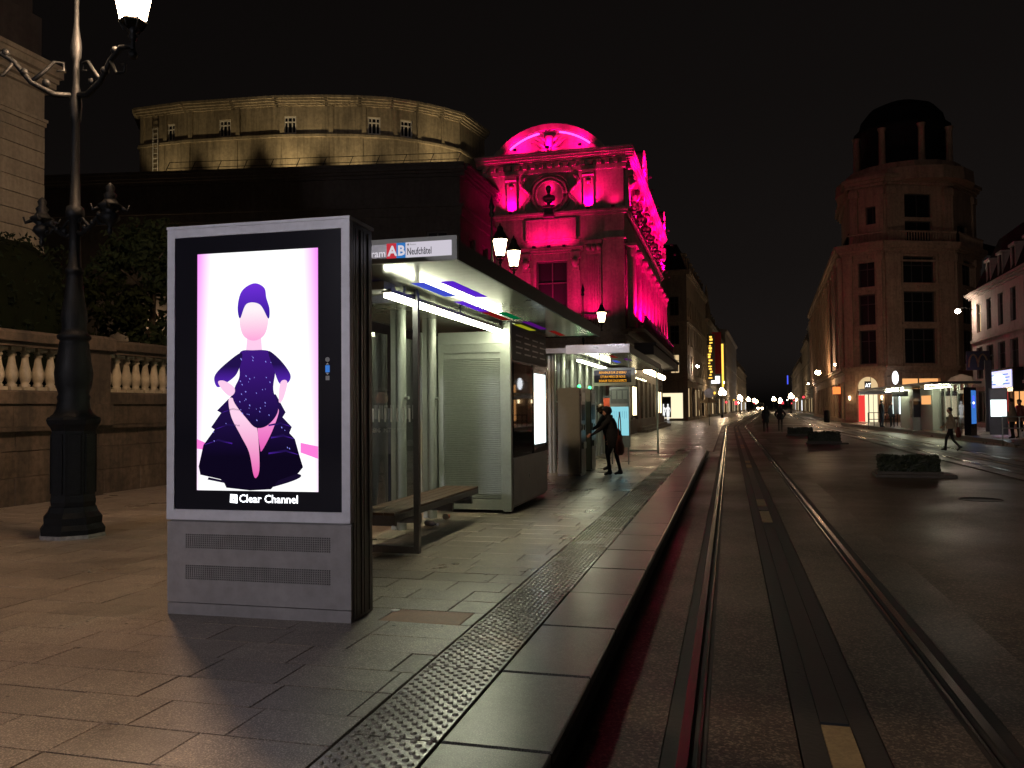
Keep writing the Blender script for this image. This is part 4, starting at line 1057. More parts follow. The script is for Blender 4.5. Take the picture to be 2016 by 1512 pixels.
# ------------------------------------------------------------------ people
def person(label, loc, rz, H=1.72, pose='stand', coat='coat_black', legs='trousers', hair='hair_dark', hood=False, long_hair=False,
           coat_len=0.0, bulk=1.0, lean=0.0, group=None, J=None, bag=None):
    """local frame: faces +y, x to the figure's right"""
    root = thing('person', label, 'person', loc, rz, group)
    j = {'pel': (0,0,.95), 'spi': (0,.005,1.10), 'che': (0,0,1.29), 'nec': (0,-.01,1.455), 'hb': (0,.02,1.535), 'hm': (0,.03,1.61), 'ht': (0,.02,1.675),
         'nose': (0,.125,1.59), 'lear': (-.078,.015,1.595), 'rear': (.078,.015,1.595)}
    for s, q in ((-1, 'l'), (1, 'r')):
        j.update({q+'sh': (s*.165,-.01,1.395), q+'el': (s*.225,-.03,1.13), q+'wr': (s*.225,.05,.90), q+'pa': (s*.215,.075,.83),
                  q+'hi': (s*.085,0,.88), q+'kn': (s*.10,.02,.50), q+'an': (s*.105,-.03,.085), q+'he': (s*.105,-.075,.04), q+'to': (s*.12,.13,.035)})
    if pose == 'walk':
        j.update({'lkn': (-.09,.16,.52), 'lan': (-.09,.20,.11), 'lhe': (-.09,.16,.055), 'lto': (-.10,.36,.08),
                  'rkn': (.09,-.06,.49), 'ran': (.09,-.33,.17), 'rhe': (.09,-.40,.20), 'rto': (.10,-.20,.04),
                  'lel': (-.22,-.14,1.14), 'lwr': (-.22,-.16,.90), 'lpa': (-.21,-.15,.83), 'rel': (.22,.08,1.13), 'rwr': (.20,.24,.97), 'rpa': (.19,.30,.94)})
    if J: j.update(J)
    if lean:
        c, s_ = math.cos(lean), math.sin(lean)
        for k in ('spi','che','nec','hb','hm','ht','nose','lear','rear','lsh','rsh','lel','rel','lwr','rwr','lpa','rpa'):
            if J and k in J: continue
            x, y, z = j[k]; dy, dz = y, z-.95
            j[k] = (x, dy*c+dz*s_, .95-dy*s_+dz*c)
    k_ = H/1.70
    rad = {'pel': .135, 'spi': .120, 'che': .145, 'nec': .055, 'hb': .068, 'hm': .092, 'ht': .070, 'nose': .014, 'lear': .018, 'rear': .018}
    for q in 'lr': rad.update({q+'sh': .068, q+'el': .047, q+'wr': .030, q+'pa': .032, q+'hi': .085, q+'kn': .058, q+'an': .040, q+'he': .036, q+'to': .034})
    for n_ in ('pel','spi','che','lsh','rsh','lel','rel'): rad[n_] *= bulk
    bones = [('pel','spi','c'),('spi','che','c'),('che','nec','c'),('nec','hb','s'),('hb','hm','s'),('hm','ht','s'),('hm','nose','s'),('hm','lear','s'),('hm','rear','s')]
    for q in 'lr':
        bones += [('che',q+'sh','c'),(q+'sh',q+'el','c'),(q+'el',q+'wr','c'),(q+'wr',q+'pa','s'),('pel',q+'hi','t'),(q+'hi',q+'kn','t'),(q+'kn',q+'an','t'),(q+'an',q+'he','b'),(q+'an',q+'to','b')]
        w, p = Vector(j[q+'wr']), Vector(j[q+'pa']); d = (p-w).normalized(); side = Vector((0,1,0)) if abs(d.y) < .8 else Vector((0,0,1))
        side = (side-d*side.dot(d)).normalized(); curl = d.cross(side)*(1 if q == 'r' else -1)
        for i, (o_, L) in enumerate(((-.033,.062),(-.011,.074),(.011,.078),(.032,.070))):
            a, b = q+'f%d' % i, q+'g%d' % i
            j[a] = tuple(p+side*o_+d*L*.55); j[b] = tuple(p+side*o_*1.05+d*L*.95+curl*.018); rad[a] = .0095; rad[b] = .0075
            bones += [(q+'pa', a, 's'), (a, b, 's')]
        a, b = q+'t0', q+'t1'
        j[a] = tuple(w*.45+p*.55+side*.045); j[b] = tuple(p+side*.062+d*.012); rad[a] = .011; rad[b] = .008
        bones += [(q+'pa', a, 's'), (a, b, 's')]
    keys = list(j); idx = {n_: i for i, n_ in enumerate(keys)}
    me = bpy.data.meshes.new('body'); me.from_pydata([tuple(Vector(j[n_])*k_) for n_ in keys], [(idx[a], idx[b]) for a, b, _ in bones], [])
    o = bpy.data.objects.new('body', me); COL.objects.link(o)
    o.modifiers.new('Skin', 'SKIN')
    sv = me.skin_vertices[0].data
    for n_, i in idx.items(): sv[i].radius = (rad[n_]*k_, rad[n_]*k_*(0.92 if n_ in ('che','spi','pel') else 1.0)); sv[i].use_root = (n_ == 'pel')
    sb = o.modifiers.new('Sub', 'SUBSURF'); sb.levels = 1; sb.render_levels = 1
    dg = bpy.context.evaluated_depsgraph_get(); dg.update()
    m2 = bpy.data.meshes.new_from_object(o.evaluated_get(dg)); bpy.data.objects.remove(o)
    order = {'c': 0, 't': 1, 's': 2, 'b': 3}
    m2.materials.clear()
    for m_ in (coat, legs, 'skin', 'shoe'): m2.materials.append(MATS[m_])
    segs = [(Vector(j[a])*k_, Vector(j[b])*k_, order[c], max(rad[a], rad[b])*k_) for a, b, c in bones]
    for p in m2.polygons:
        c = p.center; best = None
        for a, b, kd, rr in segs:
            ab = b-a; t = max(0, min(1, (c-a).dot(ab)/max(1e-9, ab.length_squared))); dist = (c-a-ab*t).length-rr*0.8
            if best is None or dist < best[0]: best = (dist, kd)
        p.material_index = best[1]; p.use_smooth = True
    m2.name = 'body'; link('body', m2, root)
    V = lambda n_: Vector(j[n_])*k_
    hm, ht = V('hm'), V('ht'); up = (ht-V('hb')).normalized(); fw = (V('nose')-hm); fw = (fw-up*fw.dot(up)).normalized(); rt = fw.cross(up)
    Mh = Matrix((rt, fw, up)).transposed().to_4x4(); Mh.translation = hm
    for s in (-1, 1): MB().ball((s*.033*k_, .082*k_, .012*k_), .011*k_, n=7, m=5).build('eye', 'eye', root, Mh)
    MB().ball((0, .088*k_, -.048*k_), .024*k_, .008*k_, .006*k_, 7, 5).build('mouth', 'lip', root, Mh)
    hb = MB(); rn = random.Random(len(label))
    def shell(mb, sx, sy, sz, zmin, cy, face=True):
        n_, m_ = 14, 9; vs = []; fs = []
        for a in range(m_+1):
            th = math.pi*a/m_*0.78
            for b in range(n_):
                t = 2*math.pi*b/n_; x, y, z = sx*math.sin(th)*math.cos(t), sy*math.sin(th)*math.sin(t), sz*math.cos(th)
                if face and math.sin(t) > 0.25 and z < 0.055: z = 0.055+z*0.15; y = min(y, .085)
                if z < zmin: z = zmin
                q = 1+rn.uniform(-.03, .03); vs.append((x*q*k_, (y*q+cy)*k_, (z*q+.02)*k_))
        for a in range(m_):
            for b in range(n_): fs.append((a*n_+b, (a+1)*n_+b, (a+1)*n_+(b+1)%n_, a*n_+(b+1)%n_))
        mb.add(vs, fs, True)
    shell(hb, .098, .112, .098, -.17 if long_hair else -.06, -.008)
    if long_hair: hb.ball((0, -.06*k_, -.13*k_), .085*k_, .055*k_, .13*k_, 10, 7)
    hb.build('hair', hair, root, Mh)
    if hood:
        hd = MB(); shell(hd, .125, .138, .125, -.16, -.022); hd.ball((0,-.03*k_,-.14*k_), .13*k_, .11*k_, .06*k_, 12, 6)
        hd.build('hood', coat, root, Mh)
    if coat_len:
        z0, z1 = (.95-coat_len)*k_, 1.16*k_
        sk = MB(); n_ = 16; prof = [(.185,z0),(.190,z0+.02),(.172*bulk,.95*k_),(.150*bulk,z1)]; vs = []
        for i, (r_, z) in enumerate(prof):
            for b in range(n_):
                t = 2*math.pi*b/n_; w = 1+0.05*math.sin(3*t+1)*(1-i/4)
                sh_ = max(0, z-.95*k_)*math.tan(lean)
                vs.append((r_*1.08*w*k_*math.cos(t), r_*.88*w*k_*math.sin(t)+sh_, z))
        sk.add(vs, [(i*n_+b, i*n_+(b+1)%n_, (i+1)*n_+(b+1)%n_, (i+1)*n_+b) for i in range(3) for b in range(n_)], True)
        sk.build('coat_skirt', coat, root)
    return root

def handbag(loc, rz, m, label, w=0.34, h=0.40, strap_top=0.45):
    root = thing('bag', label, 'bag', loc, rz)
    b = MB(); n = 12; vs = []
    for f, zz in ((0.55, 0), (0.95, 0.05), (1.0, 0.16), (0.86, 0.30), (0.60, h)):
        for k in range(n):
            t = 2*math.pi*k/n; vs.append((w/2*f*math.cos(t), 0.075*f*math.sin(t)*(1.15 if zz < .2 else .8), zz))
    b.add(vs, [(i*n+k, i*n+(k+1)%n, (i+1)*n+(k+1)%n, (i+1)*n+k) for i in range(4) for k in range(n)]+[tuple(range(n-1,-1,-1)), tuple(range(4*n,5*n))], True)
    b.build('bag_body', m, root)
    MB().path([(-.10,0,h-.02),(-.07,0,h+strap_top*.6),(0,0.0,h+strap_top),(.07,0,h+strap_top*.6),(.10,0,h-.02)], 0.011, 6).build('strap', m, root)
    return root

# woman at the ticket machine: faces the machine (-x), arm stretched towards its keypad
person('woman in a dark hooded coat reaching out to the ticket machine', (-2.42, 18.02, PZ), R(85), 1.49, coat='coat_black', legs='jeans', hair='hair_dark', hood=True,
       coat_len=.26, bulk=1.34, lean=R(16),
       J={'lel': (-.24,.30,1.16), 'lwr': (-.18,.52,1.02), 'lpa': (-.17,.60,.99), 'rel': (.26,.14,1.10), 'rwr': (.25,.20,.88), 'rpa': (.25,.22,.81),
          'lkn': (-.10,.16,.51), 'lan': (-.10,.10,.085), 'lhe': (-.10,.06,.04), 'lto': (-.11,.26,.035), 'rkn': (.10,-.02,.50), 'ran': (.10,-.12,.085), 'rhe': (.10,-.17,.04), 'rto': (.12,.05,.035)})
handbag((-2.28, 17.78, PZ+.46), R(80), 'bag_brown', 'red-brown shoulder bag hanging at the hip of the woman at the ticket machine', .38, .42, .50)
person('blond person in dark clothes bending towards the second ticket machine', (-2.78, 19.5, PZ), R(95), 1.56, coat='coat_black', legs='jeans', hair='hair_blond', long_hair=True, lean=R(14), bulk=1.05,
       J={'lel': (-.22,.24,1.14), 'lwr': (-.17,.40,1.05), 'lpa': (-.16,.47,1.03)})
person('man with short dark hair standing behind the printed glass screen', (-4.36, 9.95, PZ), R(-135), 1.74, coat='coat_grey', legs='jeans', hair='hair_dark', bulk=1.08, coat_len=.06)
person('pedestrian in a long dark coat walking along the tram track', (2.22, 55.0, 0.013), R(4), 1.70, 'walk', hood=True, coat_len=.30, bulk=1.05, group='pedestrians walking away on the tram street')
person('broad pedestrian in a black jacket, arms bent, walking beside the planters', (3.22, 57.0, -0.012), R(-3), 1.74, 'walk', bulk=1.28, coat_len=.12, group='pedestrians walking away on the tram street',
       J={'lel': (-.32,-.06,1.16), 'lwr': (-.24,.10,.98), 'lpa': (-.20,.16,.97), 'rel': (.32,-.06,1.16), 'rwr': (.24,.10,.98), 'rpa': (.20,.16,.97)})

# ------------------------------------------------------------------ planters between the tracks
def planter(loc, L, wd, h, label, slabs=True, leaf_n=3200, rn=random.Random(31)):
    root = thing('planter', label[0], 'planter', loc, R(-3), 'low planters between the tram tracks')
    b = MB(); b.cbox(-L/2-.10, L/2+.32, -wd/2-.16, wd/2+.16, 0, .07, .01); b.build('stone_base', 'concrete', root)
    b = MB()
    for a0, a1, c0, c1 in ((-L/2-.05,L/2+.05,-wd/2-.05,-wd/2), (-L/2-.05,L/2+.05,wd/2,wd/2+.05), (-L/2-.05,-L/2,-wd/2,wd/2), (L/2,L/2+.05,-wd/2,wd/2)): b.box(a0,a1,c0,c1,.071,.13)
    b.build('rim', 'concrete', root)
    MB().box(-L/2, L/2, -wd/2, wd/2, .071, .11).build('soil', 'soil', root)
    def pt(r):
        while True:
            p = (r.uniform(-L/2,L/2), r.uniform(-wd/2,wd/2), r.uniform(.11, h))
            e = min(L/2-abs(p[0]), wd/2-abs(p[1]), h-p[2]+0.03*math.sin(p[0]*9))
            if 0 < e < .16 or r.random() < .15: return p
    m = leaf_mass(MB(), leaf_n, pt, .05, rn); m.box(-L/2+.06, L/2-.06, -wd/2+.06, wd/2-.06, .111, h-.07)
    o = m.build('shrub', 'foliage_dark'); o.location = loc; o.rotation_euler = (0,0,R(-3))
    tag(o, label[1], 'shrub', 'clipped shrubs in the planters')
planter((4.14, 21.75, -0.012), 1.32, .60, .50, ('nearest stone planter on the dark roadway right of the track', 'clipped dark shrub in the nearest planter'))
planter((4.10, 39.6, -0.012), 1.35, .60, .55, ('second low stone planter, near the two pedestrians', 'clipped dark shrub in the second planter from the camera'), leaf_n=1800)
planter((3.9, 50.0, -0.012), 1.35, .60, .50, ('small far planter just beside the walking pedestrians', 'dark shrub in the farthest planter by the pedestrians'), leaf_n=1000)

# ------------------------------------------------------------------ the opera house: pink-lit pavilion, street front, long wing, curved auditorium
PINK = (1.0, 0.0, 0.16)
def opera():
    X0, Y0 = -6.05, 50.5
    root = thing('opera_house', 'stone opera house with hot pink floodlit pavilion, dark wing and yellow-lit curved auditorium', 'opera house', (X0, Y0, 0))
    FW, SL_ = 9.05, 28.6                      # pavilion width, street front length
    st = 'opera_stone'
    w = MB()
    # pavilion front: local y = 0, x from -9.05 to 0
    win = (3.50, 5.50, 6.6, 10.9)
    wall_panel(w, (-FW, 0), (1, 0), FW, 0.0, 17.0, [win], 0.35)
    side_ops = [(1.9+3.3*i, 3.3+3.3*i, 7.1, 11.2) for i in range(8)]
    base_ops = [(1.7+3.3*i, 3.5+3.3*i, 0.1, 3.6) for i in range(8)]
    wall_panel(w, (0, 0), (0, 1), SL_, 0.0, 17.0, side_ops+base_ops, 0.35)
    w.box(-FW+.02, -0.4, 0.4, SL_, 16.9, 17.5)
    w.add([(-FW,0,0),(-FW,SL_,0),(-FW,SL_,17),(-FW,0,17)], [(0,3,2,1)]); w.add([(-FW,SL_,0),(0,SL_,0),(0,SL_,17),(-FW,SL_,17)], [(3,2,1,0)])
    w.build('pavilion_wall', st, root)
    window(root, (-FW, 0), (1, 0), *win, 0.35, bars=(1, 1), t=0.09)
    for o in side_ops: window(root, (0, 0), (0, 1), *o[:4], 0.35, bars=(1, 1), t=0.08)
    for o in base_ops: window(root, (0, 0), (0, 1), *o[:4], 0.35, bars=(1, 1), t=0.08)
    FO, FD, SO, SD = (-FW, 0), (1, 0), (0, 0), (0, 1)
    crown = [(0.14, 0.12), (0.10, 0.30), (0.12, 0.46), (0.16, 0.58), (0.10, 0.64)]
    c = MB(); moulding(c, FO, FD, -0.3, FW+0.64, 17.0, crown, 0.2); moulding(c, SO, SD, 0.21, SL_+0.3, 17.0, crown, 0.2)
    c.build('crown_cornice', st, root)
    dn = MB()
    for i in range(18):
        x = -FW+0.15+i*0.52; dn.box(x, x+0.27, -0.30, -0.002, 16.72, 16.97)
    for i in range(52):
        y = 0.35+i*0.54; dn.box(0.002, 0.30, y, y+0.27, 16.72, 16.97)
    o = dn.build('dentils', st, root); o['kind'] = 'stuff'
    c = MB()
    for z, h, p in ((16.42, 0.28, 0.14), (13.62, 0.16, 0.16), (13.78, 0.14, 0.28), (12.05, 0.10, 0.10), (6.15, 0.16, 0.22), (6.31, 0.16, 0.38), (5.75, 0.14, 0.14), (0.0, 0.9, 0.14)):
        band(c, FO, FD, -0.1, FW+p, z, z+h, p); band(c, SO, SD, 0.06, SL_, z, z+h, p)
    c.build('string_course', st, root)
    # segmental pediments: arched hood, tympanum, carved centre piece, light strips inside the arch
    def pediment(Mx, half, rise, thick, name_col=st, strips=True):
        Rr = (half*half+rise*rise)/(2*rise); zc = rise-Rr; am = math.asin(half/Rr)
        N = 22; arc = [(Rr*math.sin(-am+2*am*i/N), zc+Rr*math.cos(-am+2*am*i/N)) for i in range(N+1)]
        ri = Rr-thick; ai = math.acos(max(-1, min(1, (-zc)/ri))) if ri > -zc else 0.1
        arc2 = [(ri*math.sin(-ai+2*ai*i/N), zc+ri*math.cos(-ai+2*ai*i/N)) for i in range(N+1)]
        h = MB()
        for i in range(N):
            a, b, p, q = arc[i], arc[i+1], arc2[i], arc2[i+1]
            h.slab_xz([p, q, b, a], -0.55, 0.5)
        h.v = [tuple(Mx @ Vector(v)) for v in h.v]
        ped = h.build('pediment', st, root)
        t = MB(); t.slab_xz([(x, z) for x, z in arc2], -0.06, 0.4); t.v = [tuple(Mx @ Vector(v)) for v in t.v]
        t.build('tympanum', st, ped)
        if strips:
            for sg in (-1, 1):
                pts = []
                for i in range(12):
                    a = sg*(0.16+(ai*0.80-0.16)*i/11); pts.append(Mx @ Vector(((ri-0.10)*math.sin(a), -0.26, zc+(ri-0.10)*math.cos(a))))
                m = MB(); m.path(pts, 0.055, 6); m.build('light_strip', 'pink_strip', ped)
        cr = MB(); 
        cr.lathe([(0,0.15),(0.20,0.25),(0.30,0.55),(0.24,0.85),(0.30,1.0),(0.1,1.12)], 8, (0,-0.30,0))
        for sg in (-1, 1):
            cr.path([(sg*0.2,-0.25,0.3),(sg*0.6,-0.28,0.55),(sg*0.95,-0.25,0.85),(sg*1.2,-0.22,0.75)],[0.13,0.15,0.10,0.03],6)
            cr.path([(sg*0.2,-0.25,0.7),(sg*0.5,-0.28,1.0),(sg*0.8,-0.25,1.1)],[0.12,0.11,0.03],6)
            cr.path([(sg*0.15,-0.25,0.2),(sg*0.7,-0.24,0.22),(sg*1.1,-0.22,0.12)],[0.13,0.10,0.03],6)
        cr.v = [tuple(Mx @ Vector(v)) for v in cr.v]
        cr.build('carving', st, ped)
        return ped
    pediment(T(-4.55, 0.0, 17.62), 3.55, 1.76, 0.34)
    Ms = T(0.0, 8.3, 17.62) @ RZ(R(90)); pediment(Ms, 2.2, 2.2, 0.34)
    Ms = T(0.0, SL_-2.0, 17.62) @ RZ(R(90)); pediment(Ms, 2.0, 2.1, 0.34)
    # attic of the pavilion: pilasters with consoles, round niche with a bust
    def pilaster(x, wd, z0, z1, out, flutes=0, O=FO, side=False):
        p = MB()
        if not side: p.cbox(x-wd/2, x+wd/2, -out, 0.02, z0, z1, 0.001)
        else: p.box(-0.02, out, x-wd/2, x+wd/2, z0, z1)
        return p
    for x in (-7.05, -2.15):
        p = pilaster(x, 0.62, 13.93, 16.05, 0.14).build('pilaster', st, root)
        k = MB(); k.box(x-0.36, x+0.36, -0.34, 0, 16.20, 16.40); k.box(x-0.28, x+0.28, -0.26, 0, 15.85, 16.19); k.tube((x-0.36,-0.20,16.10),(x+0.36,-0.20,16.10),0.13,n=10)
        k.slab_xz([(x-0.26,15.84),(x,15.30),(x+0.26,15.84)], -0.20, 0); k.ball((x,-0.2,15.7),0.16,0.1,0.2,8,6)
        k.build('console', st, p)
    nx, nz, nr = -4.60, 15.05, 0.82
    n_ = MB(); n_.lathe([(nr,0),(nr,0.02)], 28); n_.v = [tuple(T(nx,-0.002,nz) @ RX(R(90)) @ Vector(v)) for v in n_.v]
    niche = n_.build('round_niche', st, root)
    rg = MB()
    for r_, q, dz in ((nr+0.07, 0.075, -0.10), (nr+0.28, 0.10, -0.07), (nr+0.50, 0.06, -0.05)):
        rg.path([(nx+r_*math.cos(2*math.pi*i/28), dz, nz+r_*math.sin(2*math.pi*i/28)) for i in range(29)], q, 6)
    rg.build('niche_ring', st, niche)
    rn = random.Random(9)
    for sg in (-1, 1):
        gr = MB()
        for i in range(26):
            t = i/25; x = nx+sg*(nr+0.78+0.25*math.sin(t*9)-0.15*t); z = nz-1.0+2.1*(1-t); gr.ball((x, -0.10, z), rn.uniform(.10,.18), .12, rn.uniform(.08,.14), 6, 4)
        gr.build('carved_garland', st, niche)
    bu = MB(); bu.box(nx-0.34,nx+0.34,-0.62,-0.20,nz-0.92,nz-0.78); bu.box(nx-0.26,nx+0.26,-0.56,-0.24,nz-1.35,nz-0.92); bu.box(nx-0.32,nx+0.32,-0.60,-0.2,nz-1.50,nz-1.35)
    bu.lathe([(0.14,0),(0.10,0.12),(0.24,0.22)], 8, (nx,-0.40,nz-0.78)); bu.ball((nx,-0.40,nz-0.32),0.42,0.24,0.26,10,7)
    bu.tube((nx,-0.40,nz-0.2),(nx,-0.41,nz+0.12),0.10,0.09,8); bu.ball((nx,-0.42,nz+0.27),0.17,0.19,0.23,10,8)
    bu.build('bust', 'dark_stone', niche)
    # plaque, window hood on consoles, fluted pilasters
    pl = MB(); pl.box(-6.05,-3.05,-0.14,0,12.25,13.40); pl.build('plaque', st, root)
    pf = MB(); pf.box(-6.15,-6.06,-0.2,0,12.2,13.5); pf.box(-3.04,-2.95,-0.2,0,12.2,13.5); pf.box(-6.06,-3.04,-0.2,0,13.41,13.5); pf.box(-6.06,-3.04,-0.2,0,12.15,12.24)
    pf.build('plaque_frame', st, root)
    hd = MB(); moulding(hd, FO, FD, 2.45, 6.55, 11.35, [(0.12,0.16),(0.14,0.34),(0.10,0.44)], 0.02); hd.build('window_hood', st, root)
    for x in (-6.15, -3.0):
        cl = MB(); cl.box(x-0.30,x+0.30,-0.20,0,6.62,10.2); p = cl.build('pilaster', st, root)
        k = MB(); k.ball((x,-0.26,10.72),0.26,0.2,0.34,8,6); k.box(x-0.3,x+0.3,-0.34,0,10.95,11.34); k.box(x-0.24,x+0.24,-0.3,0,10.22,10.5); k.build('console', st, p)
    for x in (-7.55, -1.85):
        cl = MB(); cl.box(x-0.42,x+0.42,-0.16,0,6.62,11.2)
        for i in range(5): cl.tube((x-0.30+i*0.15,-0.16,7.6),(x-0.30+i*0.15,-0.16,11.0),0.045,n=6)
        p = cl.build('pilaster', st, root)
        k = MB(); k.box(x-0.52,x+0.52,-0.30,0,11.75,12.0); k.box(x-0.45,x+0.45,-0.24,0,11.2,11.74)
        for i in range(3): k.ball((x-0.32+i*0.32,-0.26,11.55),0.17,0.1,0.22,7,5)
        k.build('capital', st, p)
    rl = MB()
    for i in range(40): rl.tube((-7.6+i*0.155,-0.55,6.48),(-7.6+i*0.155,-0.55,7.30),0.022,n=4)
    rl.box(-7.65,-1.4,-0.60,-0.50,7.30,7.36); rl.build('balcony_railing', 'iron', root)
    bl = MB(); bl.box(-7.7,-1.35,-0.66,-0.385,6.28,6.472); bl.build('balcony', st, root)
    # street front: engaged columns, urns, attic ovals, busts, balustrade
    for i in range(9):
        y = 0.95+3.3*i
        for dy in (-0.36, 0.36):
            cl = MB(); cl.lathe([(0.30,6.62),(0.27,6.8),(0.26,8.5),(0.22,11.0)], 12, (0.34,y+dy,0)); p = cl.build('column', st, root)
            k = MB(); k.lathe([(0.23,11.0),(0.30,11.2),(0.27,11.4),(0.38,11.62)], 10, (0.34,y+dy,0)); k.box(-0.0,0.74,y+dy-.34,y+dy+.34,11.62,11.78); k.build('capital', st, p)
        pp = MB(); pp.box(0,0.26,y-0.5,y+0.5,13.93,16.0); pp.build('pilaster', st, root)
        cs = MB(); cs.box(0,0.55,y-0.42,y+0.42,16.02,16.40); cs.ball((0.36,y,15.7),0.25,0.36,0.4,8,6); cs.build('console', st, root)
        if i < 8:
            ym = y+1.65
            bs = MB(); bs.lathe([(0.14,0),(0.10,0.12),(0.24,0.22)], 8, (0.38,ym,14.0)); bs.ball((0.40,ym,14.55),0.26,0.42,0.28,10,7); bs.ball((0.42,ym,15.12),0.19,0.18,0.24,9,7); bs.tube((0.4,ym,14.6),(0.41,ym,15.0),0.1,n=8)
            bs.build('bust', st, root)
            rg = MB(); rg.path([(0.05, ym+0.85*math.cos(2*math.pi*q/20), 15.0+0.95*math.sin(2*math.pi*q/20)) for q in range(21)], 0.13, 6); rg.build('niche_ring', st, root)
            kk = MB(); kk.box(0,0.4,ym-0.85,ym+0.85,11.35,11.6); kk.ball((0.22,ym,11.9),0.25,0.5,0.3,8,6); kk.build('window_hood', st, root)
    br = MB(); br.box(0.02,1.15,0.1,SL_-0.1,6.3,6.50); br.build('balcony', st, root)
    rl = MB(); rl.box(1.06,1.12,0.1,SL_-0.1,7.35,7.42)
    for i in range(110): rl.tube((1.09,0.2+i*0.256,6.5),(1.09,0.2+i*0.256,7.36),0.02,n=4)
    rl.build('balcony_railing', 'iron', root)
    # glazed canopy over the entrances with its row of bulbs
    m = MB(); m.box(0.40,1.6,1.2,26.8,4.95,5.55); m.box(0.40,1.75,1.1,26.9,5.551,5.70)
    cn = m.build('entrance_canopy', 'awning', root)
    for i in range(9):
        y = 6.3+i*1.9; b = MB(); b.ball((0.62,y,4.20),0.20,n=10,m=7); b.build('canopy_bulb', 'bulb', cn)
        MB().tube((0.62,y,4.38),(0.62,y,4.949),0.03,n=6).build('bulb_stem', 'iron', cn)
    sp = MB(); sp.box(0.0,0.85,5.0,27.0,0.02,0.19); sp.box(0.0,0.55,5.3,26.7,0.191,0.36); sp.build('entrance_steps', st, root)
    for y in (2.0, 3.2, 20.6, 23.2):
        s = MB(); s.tube((0.22,y,1.2),(0.22,y,3.0),0.055,n=8); k = s.build('wall_light', 'sconce', root)
        q = MB(); q.lathe([(0.08,-0.14),(0.09,0)],8,(0.22,y,1.2)); q.lathe([(0.09,0),(0.06,0.14)],8,(0.22,y,3.0)); q.build('wall_light_cap', 'iron', k)
        if y < 4:
            s = MB(); s.tube((0.22,y,3.9),(0.22,y,4.45),0.055,n=8); s.build('wall_light', 'sconce', root)
    # ---- long wing in front of the auditorium (angled), with roof railing
    a, b = Vector((-38.24-X0, 39.22-Y0)), Vector((-14.26-X0, 43.42-Y0)); d = (b-a).normalized(); WL = (b-a).length
    w2 = MB(); ops = [(WL-1.9-6.2*i, WL-0.7-6.2*i, 9.2, 11.6) for i in range(4)]
    wall_panel(w2, a, d, WL, 0, 14.6, ops, 0.3)
    cn2 = Vector((b.x, 0.0-0.02))
    wall_panel(w2, b, (0, 1), abs(b.y)-0.02, 0, 14.6, [(1.6, 2.9, 8.9, 11.6), (4.3, 5.5, 8.9, 11.6)], 0.3)
    w2.add([(a.x,a.y,14.6),(b.x,b.y,14.6),(b.x,8,14.6),(a.x,20,14.6)], [(0,1,2,3)])
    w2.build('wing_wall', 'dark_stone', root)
    for o in ops: window(root, a, d, *o, 0.3, bars=(1, 1), t=0.08)
    for o in ((1.6, 2.9, 8.9, 11.6), (4.3, 5.5, 8.9, 11.6)): window(root, b, (0, 1), *o, 0.3, bars=(1, 1), t=0.08)
    c = MB(); prof = [(0.18, 0.12), (0.14, 0.28), (0.22, 0.42), (0.16, 0.50)]
    moulding(c, a, d, 0, WL+0.3, 14.6, prof, 0.6); moulding(c, b, (0, 1), -0.0, abs(b.y)-0.1, 14.601, prof, 0.5)
    for z, h, p in ((12.4, 0.5, 0.10), (12.9, 0.16, 0.25), (8.2, 0.3, 0.15)):
        band(c, a, d, 0, WL+p, z, z+h, p); band(c, b, (0, 1), 0.02, abs(b.y)-0.1, z, z+h, p)
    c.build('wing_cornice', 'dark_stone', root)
    rl = MB(); N = 11; t2 = lambda u, v, z: (a.x+d.x*u-d.y*v, a.y+d.y*u+d.x*v, z)
    lo = 14.0
    for i in range(N+1):
        u = lo-6.6+(WL-lo+6.6)*i/N; rl.tube(t2(u-0.28, 0.3, 15.30), t2(u+0.05, 0.3, 16.02), 0.022, n=5)
    for z, q in ((16.02, 0.05), (15.68, -0.10)): rl.tube(t2(lo-6.6+q, 0.3, z), t2(WL+q, 0.3, z), 0.018, n=5)
    rl.build('roof_railing', 'iron', root)
    # ---- curved auditorium behind, with five small windows under the eaves
    import_pts = [(-41.48,51.33),(-37.5,51.20),(-33.85,51.59),(-30.6,51.95),(-27.18,52.80),(-25.0,53.55),(-23.0,54.55),(-21.6,55.7),(-20.3,57.15),(-19.27,58.69)]
    pts = [Vector((x-X0, y-Y0)) for x, y in import_pts]
    dr = MB(); co = MB(); stc = MB(); pil = []
    wu = {0: [2.6], 1: [3.0], 2: [], 3: [0.9], 4: [], 5: [1.0], 6: [1.1], 7: [], 8: []}
    for i in range(len(pts)-1):
        p, q = pts[i], pts[i+1]; dd = (q-p).normalized(); L = (q-p).length
        ops = [(u-0.45, u+0.45, 21.25, 22.5) for u in wu[i] if u+0.45 < L-0.05]
        wall_panel(dr, p, dd, L, 13.0, 23.6, ops, 0.2)
        for o in ops: window(root, p, dd, *o, 0.2, frame='frame_white', bars=(2, 1), t=0.10)
        moulding(co, p, dd, -0.12, L+0.12, 23.2, [(0.12, 0.12), (0.14, 0.25), (0.16, 0.42), (0.18, 0.52)], 0.3)
        band(stc, p, dd, -0.03, L+0.03, 20.98, 21.16, 0.14)
        nq = max(1, int(L/1.9))
        for k in range(nq):
            u = (k+0.06)*L/nq
            pl_ = MB(); band(pl_, p, dd, u, u+0.30, 21.17, 23.19, 0.09); band(pl_, p, dd, u+0.06, u+0.11, 14.0, 20.97, 0.05); pl_.build('pilaster', 'drum_stone', root)
    e = pts[-1]; ee = Vector((-18.6-X0, 63.0-Y0)); dd = (ee-e).normalized(); L = (ee-e).length
